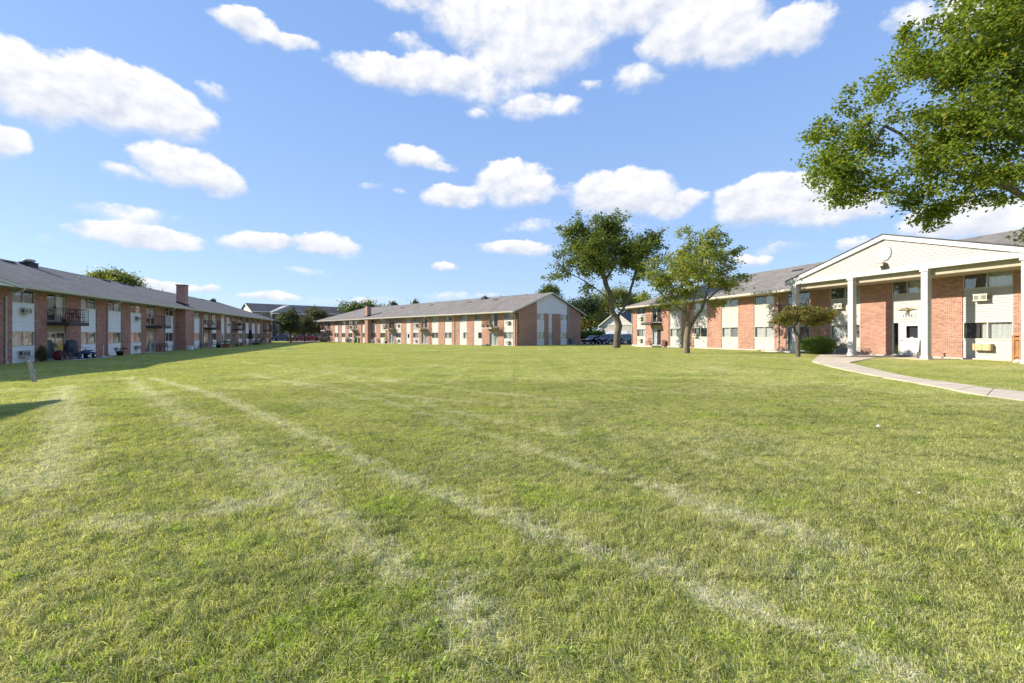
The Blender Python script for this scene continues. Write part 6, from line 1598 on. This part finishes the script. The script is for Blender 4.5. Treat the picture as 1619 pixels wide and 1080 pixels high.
def gn_scatter(name, src, pts, zoff=0.):
    me = bpy.data.meshes.new(name); P_ = np.array(pts); z = hgt(P_[:, 0], P_[:, 1])+zoff
    me.vertices.add(len(P_)); me.vertices.foreach_set('co', np.stack([P_[:, 0], P_[:, 1], z], 1).astype(np.float32).ravel()); me.update()
    rs = np.random.RandomState(len(P_)); a = me.attributes.new('rot', 'FLOAT', 'POINT'); a.data.foreach_set('value', (rs.randint(0, 4, len(P_))*math.pi/2).astype(np.float32))
    b = me.attributes.new('pick', 'INT', 'POINT'); b.data.foreach_set('value', rs.randint(0, len(src), len(P_)).astype(np.int32))
    ob = bpy.data.objects.new(name, me); C.objects.link(ob)
    col_ = bpy.data.collections.new('blades_'+name)
    for s in src: col_.objects.link(s)
    ng = bpy.data.node_groups.new('scatter_'+name, 'GeometryNodeTree'); ng.interface.new_socket('Geometry', in_out='INPUT', socket_type='NodeSocketGeometry'); ng.interface.new_socket('Geometry', in_out='OUTPUT', socket_type='NodeSocketGeometry')
    N = ng.nodes.new; L = ng.links.new; gi = N('NodeGroupInput'); gout = N('NodeGroupOutput'); io = N('GeometryNodeInstanceOnPoints'); ci = N('GeometryNodeCollectionInfo')
    ci.inputs['Collection'].default_value = col_; ci.inputs['Separate Children'].default_value = True; ci.inputs['Reset Children'].default_value = True
    io.inputs['Pick Instance'].default_value = True
    r = N('GeometryNodeInputNamedAttribute'); r.data_type = 'FLOAT'; r.inputs['Name'].default_value = 'rot'; pk = N('GeometryNodeInputNamedAttribute'); pk.data_type = 'INT'; pk.inputs['Name'].default_value = 'pick'
    cx = N('ShaderNodeCombineXYZ'); L(r.outputs['Attribute'], cx.inputs[2])
    L(gi.outputs[0], io.inputs['Points']); L(ci.outputs[0], io.inputs['Instance']); L(cx.outputs[0], io.inputs['Rotation']); L(pk.outputs['Attribute'], io.inputs['Instance Index']); L(io.outputs[0], gout.inputs[0])
    md = ob.modifiers.new('scatter', 'NODES'); md.node_group = ng
    return tag(ob, 'short sunlit lawn grass with pale dried streaks', 'grass', kind='stuff')
print('patches', {k: len(v) for k, v in spots.items()})
PSRC = {'A': [patch('blade_patch', 1., 12000, (.040, .048, .056, .068)[k], .0043, 100+k) for k in range(4)], 'a': [patch('blade_patch', .34, 1400, .050, .0036, 110+k) for k in range(3)],
        'B': [patch('blade_patch', 2., 11000, .060, .0085, 120+k, 1) for k in range(4)], 'b': [patch('blade_patch', .5, 700, .060, .0085, 130+k, 1) for k in range(3)],
        'C': [patch('blade_patch', 4., 12000, .065, .019, 140+k, 1) for k in range(3)], 'c': [patch('blade_patch', 1., 760, .065, .019, 150+k, 1) for k in range(3)]}
for k in spots:
    if spots[k]: gn_scatter('lawn_grass', PSRC[k], spots[k])

# broad-bladed weeds and coarse tufts scattered in the near turf, and a few fallen leaves
def rosette(name, seed, n, ln, wd, mat):
    rs = random.Random(seed); m = MB()
    for k in range(n):
        a = 2*math.pi*k/n+rs.uniform(-.3, .3); l = ln*rs.uniform(.6, 1.15); w_ = wd*rs.uniform(.7, 1.2); up = rs.uniform(.35, 1.0)
        d_ = Vector((math.cos(a), math.sin(a), 0)); e_ = Vector((-d_.y, d_.x, 0))*w_/2; p0 = Vector((0,0,.0)); p1 = d_*l*.45+Vector((0,0,l*.6*up)); p2 = d_*l+Vector((0,0,l*.55*up))
        m.add([p0-e_*.6, p0+e_*.6, p1+e_, p1-e_, p2], [(0,1,2,3),(3,2,4)])
    o = m.build(name, mat); C.objects.unlink(o); return o
WEED = leaf_mat('weed_leaf', (.24,.36,.03), (.36,.48,.05), (.42,.40,.12), .12, .4)
rs = np.random.RandomState(404); ptsw = []
while len(ptsw) < 430:
    y_ = 1.8+rs.uniform()**1.5*13; x_ = rs.uniform(-1.15, 1.1)*(y_+.5)
    if rs.uniform() > (1.0 if x_ < -.2*y_ else .35) or clear(x_, y_, .2) < .15: continue
    ptsw.append((x_, y_))
    for q_ in range(rs.randint(0, 4)): ptsw.append((x_+rs.normal()*.13, y_+rs.normal()*.13))
o = gn_scatter('weed_tufts', [rosette('tuft', k, 9+3*k, (.075,.06,.09)[k], (.009,.013,.007)[k], WEED) for k in range(3)], ptsw, .004); o['label'] = 'bright broad-bladed weeds dotted through the near lawn'; o['category'] = 'weeds'
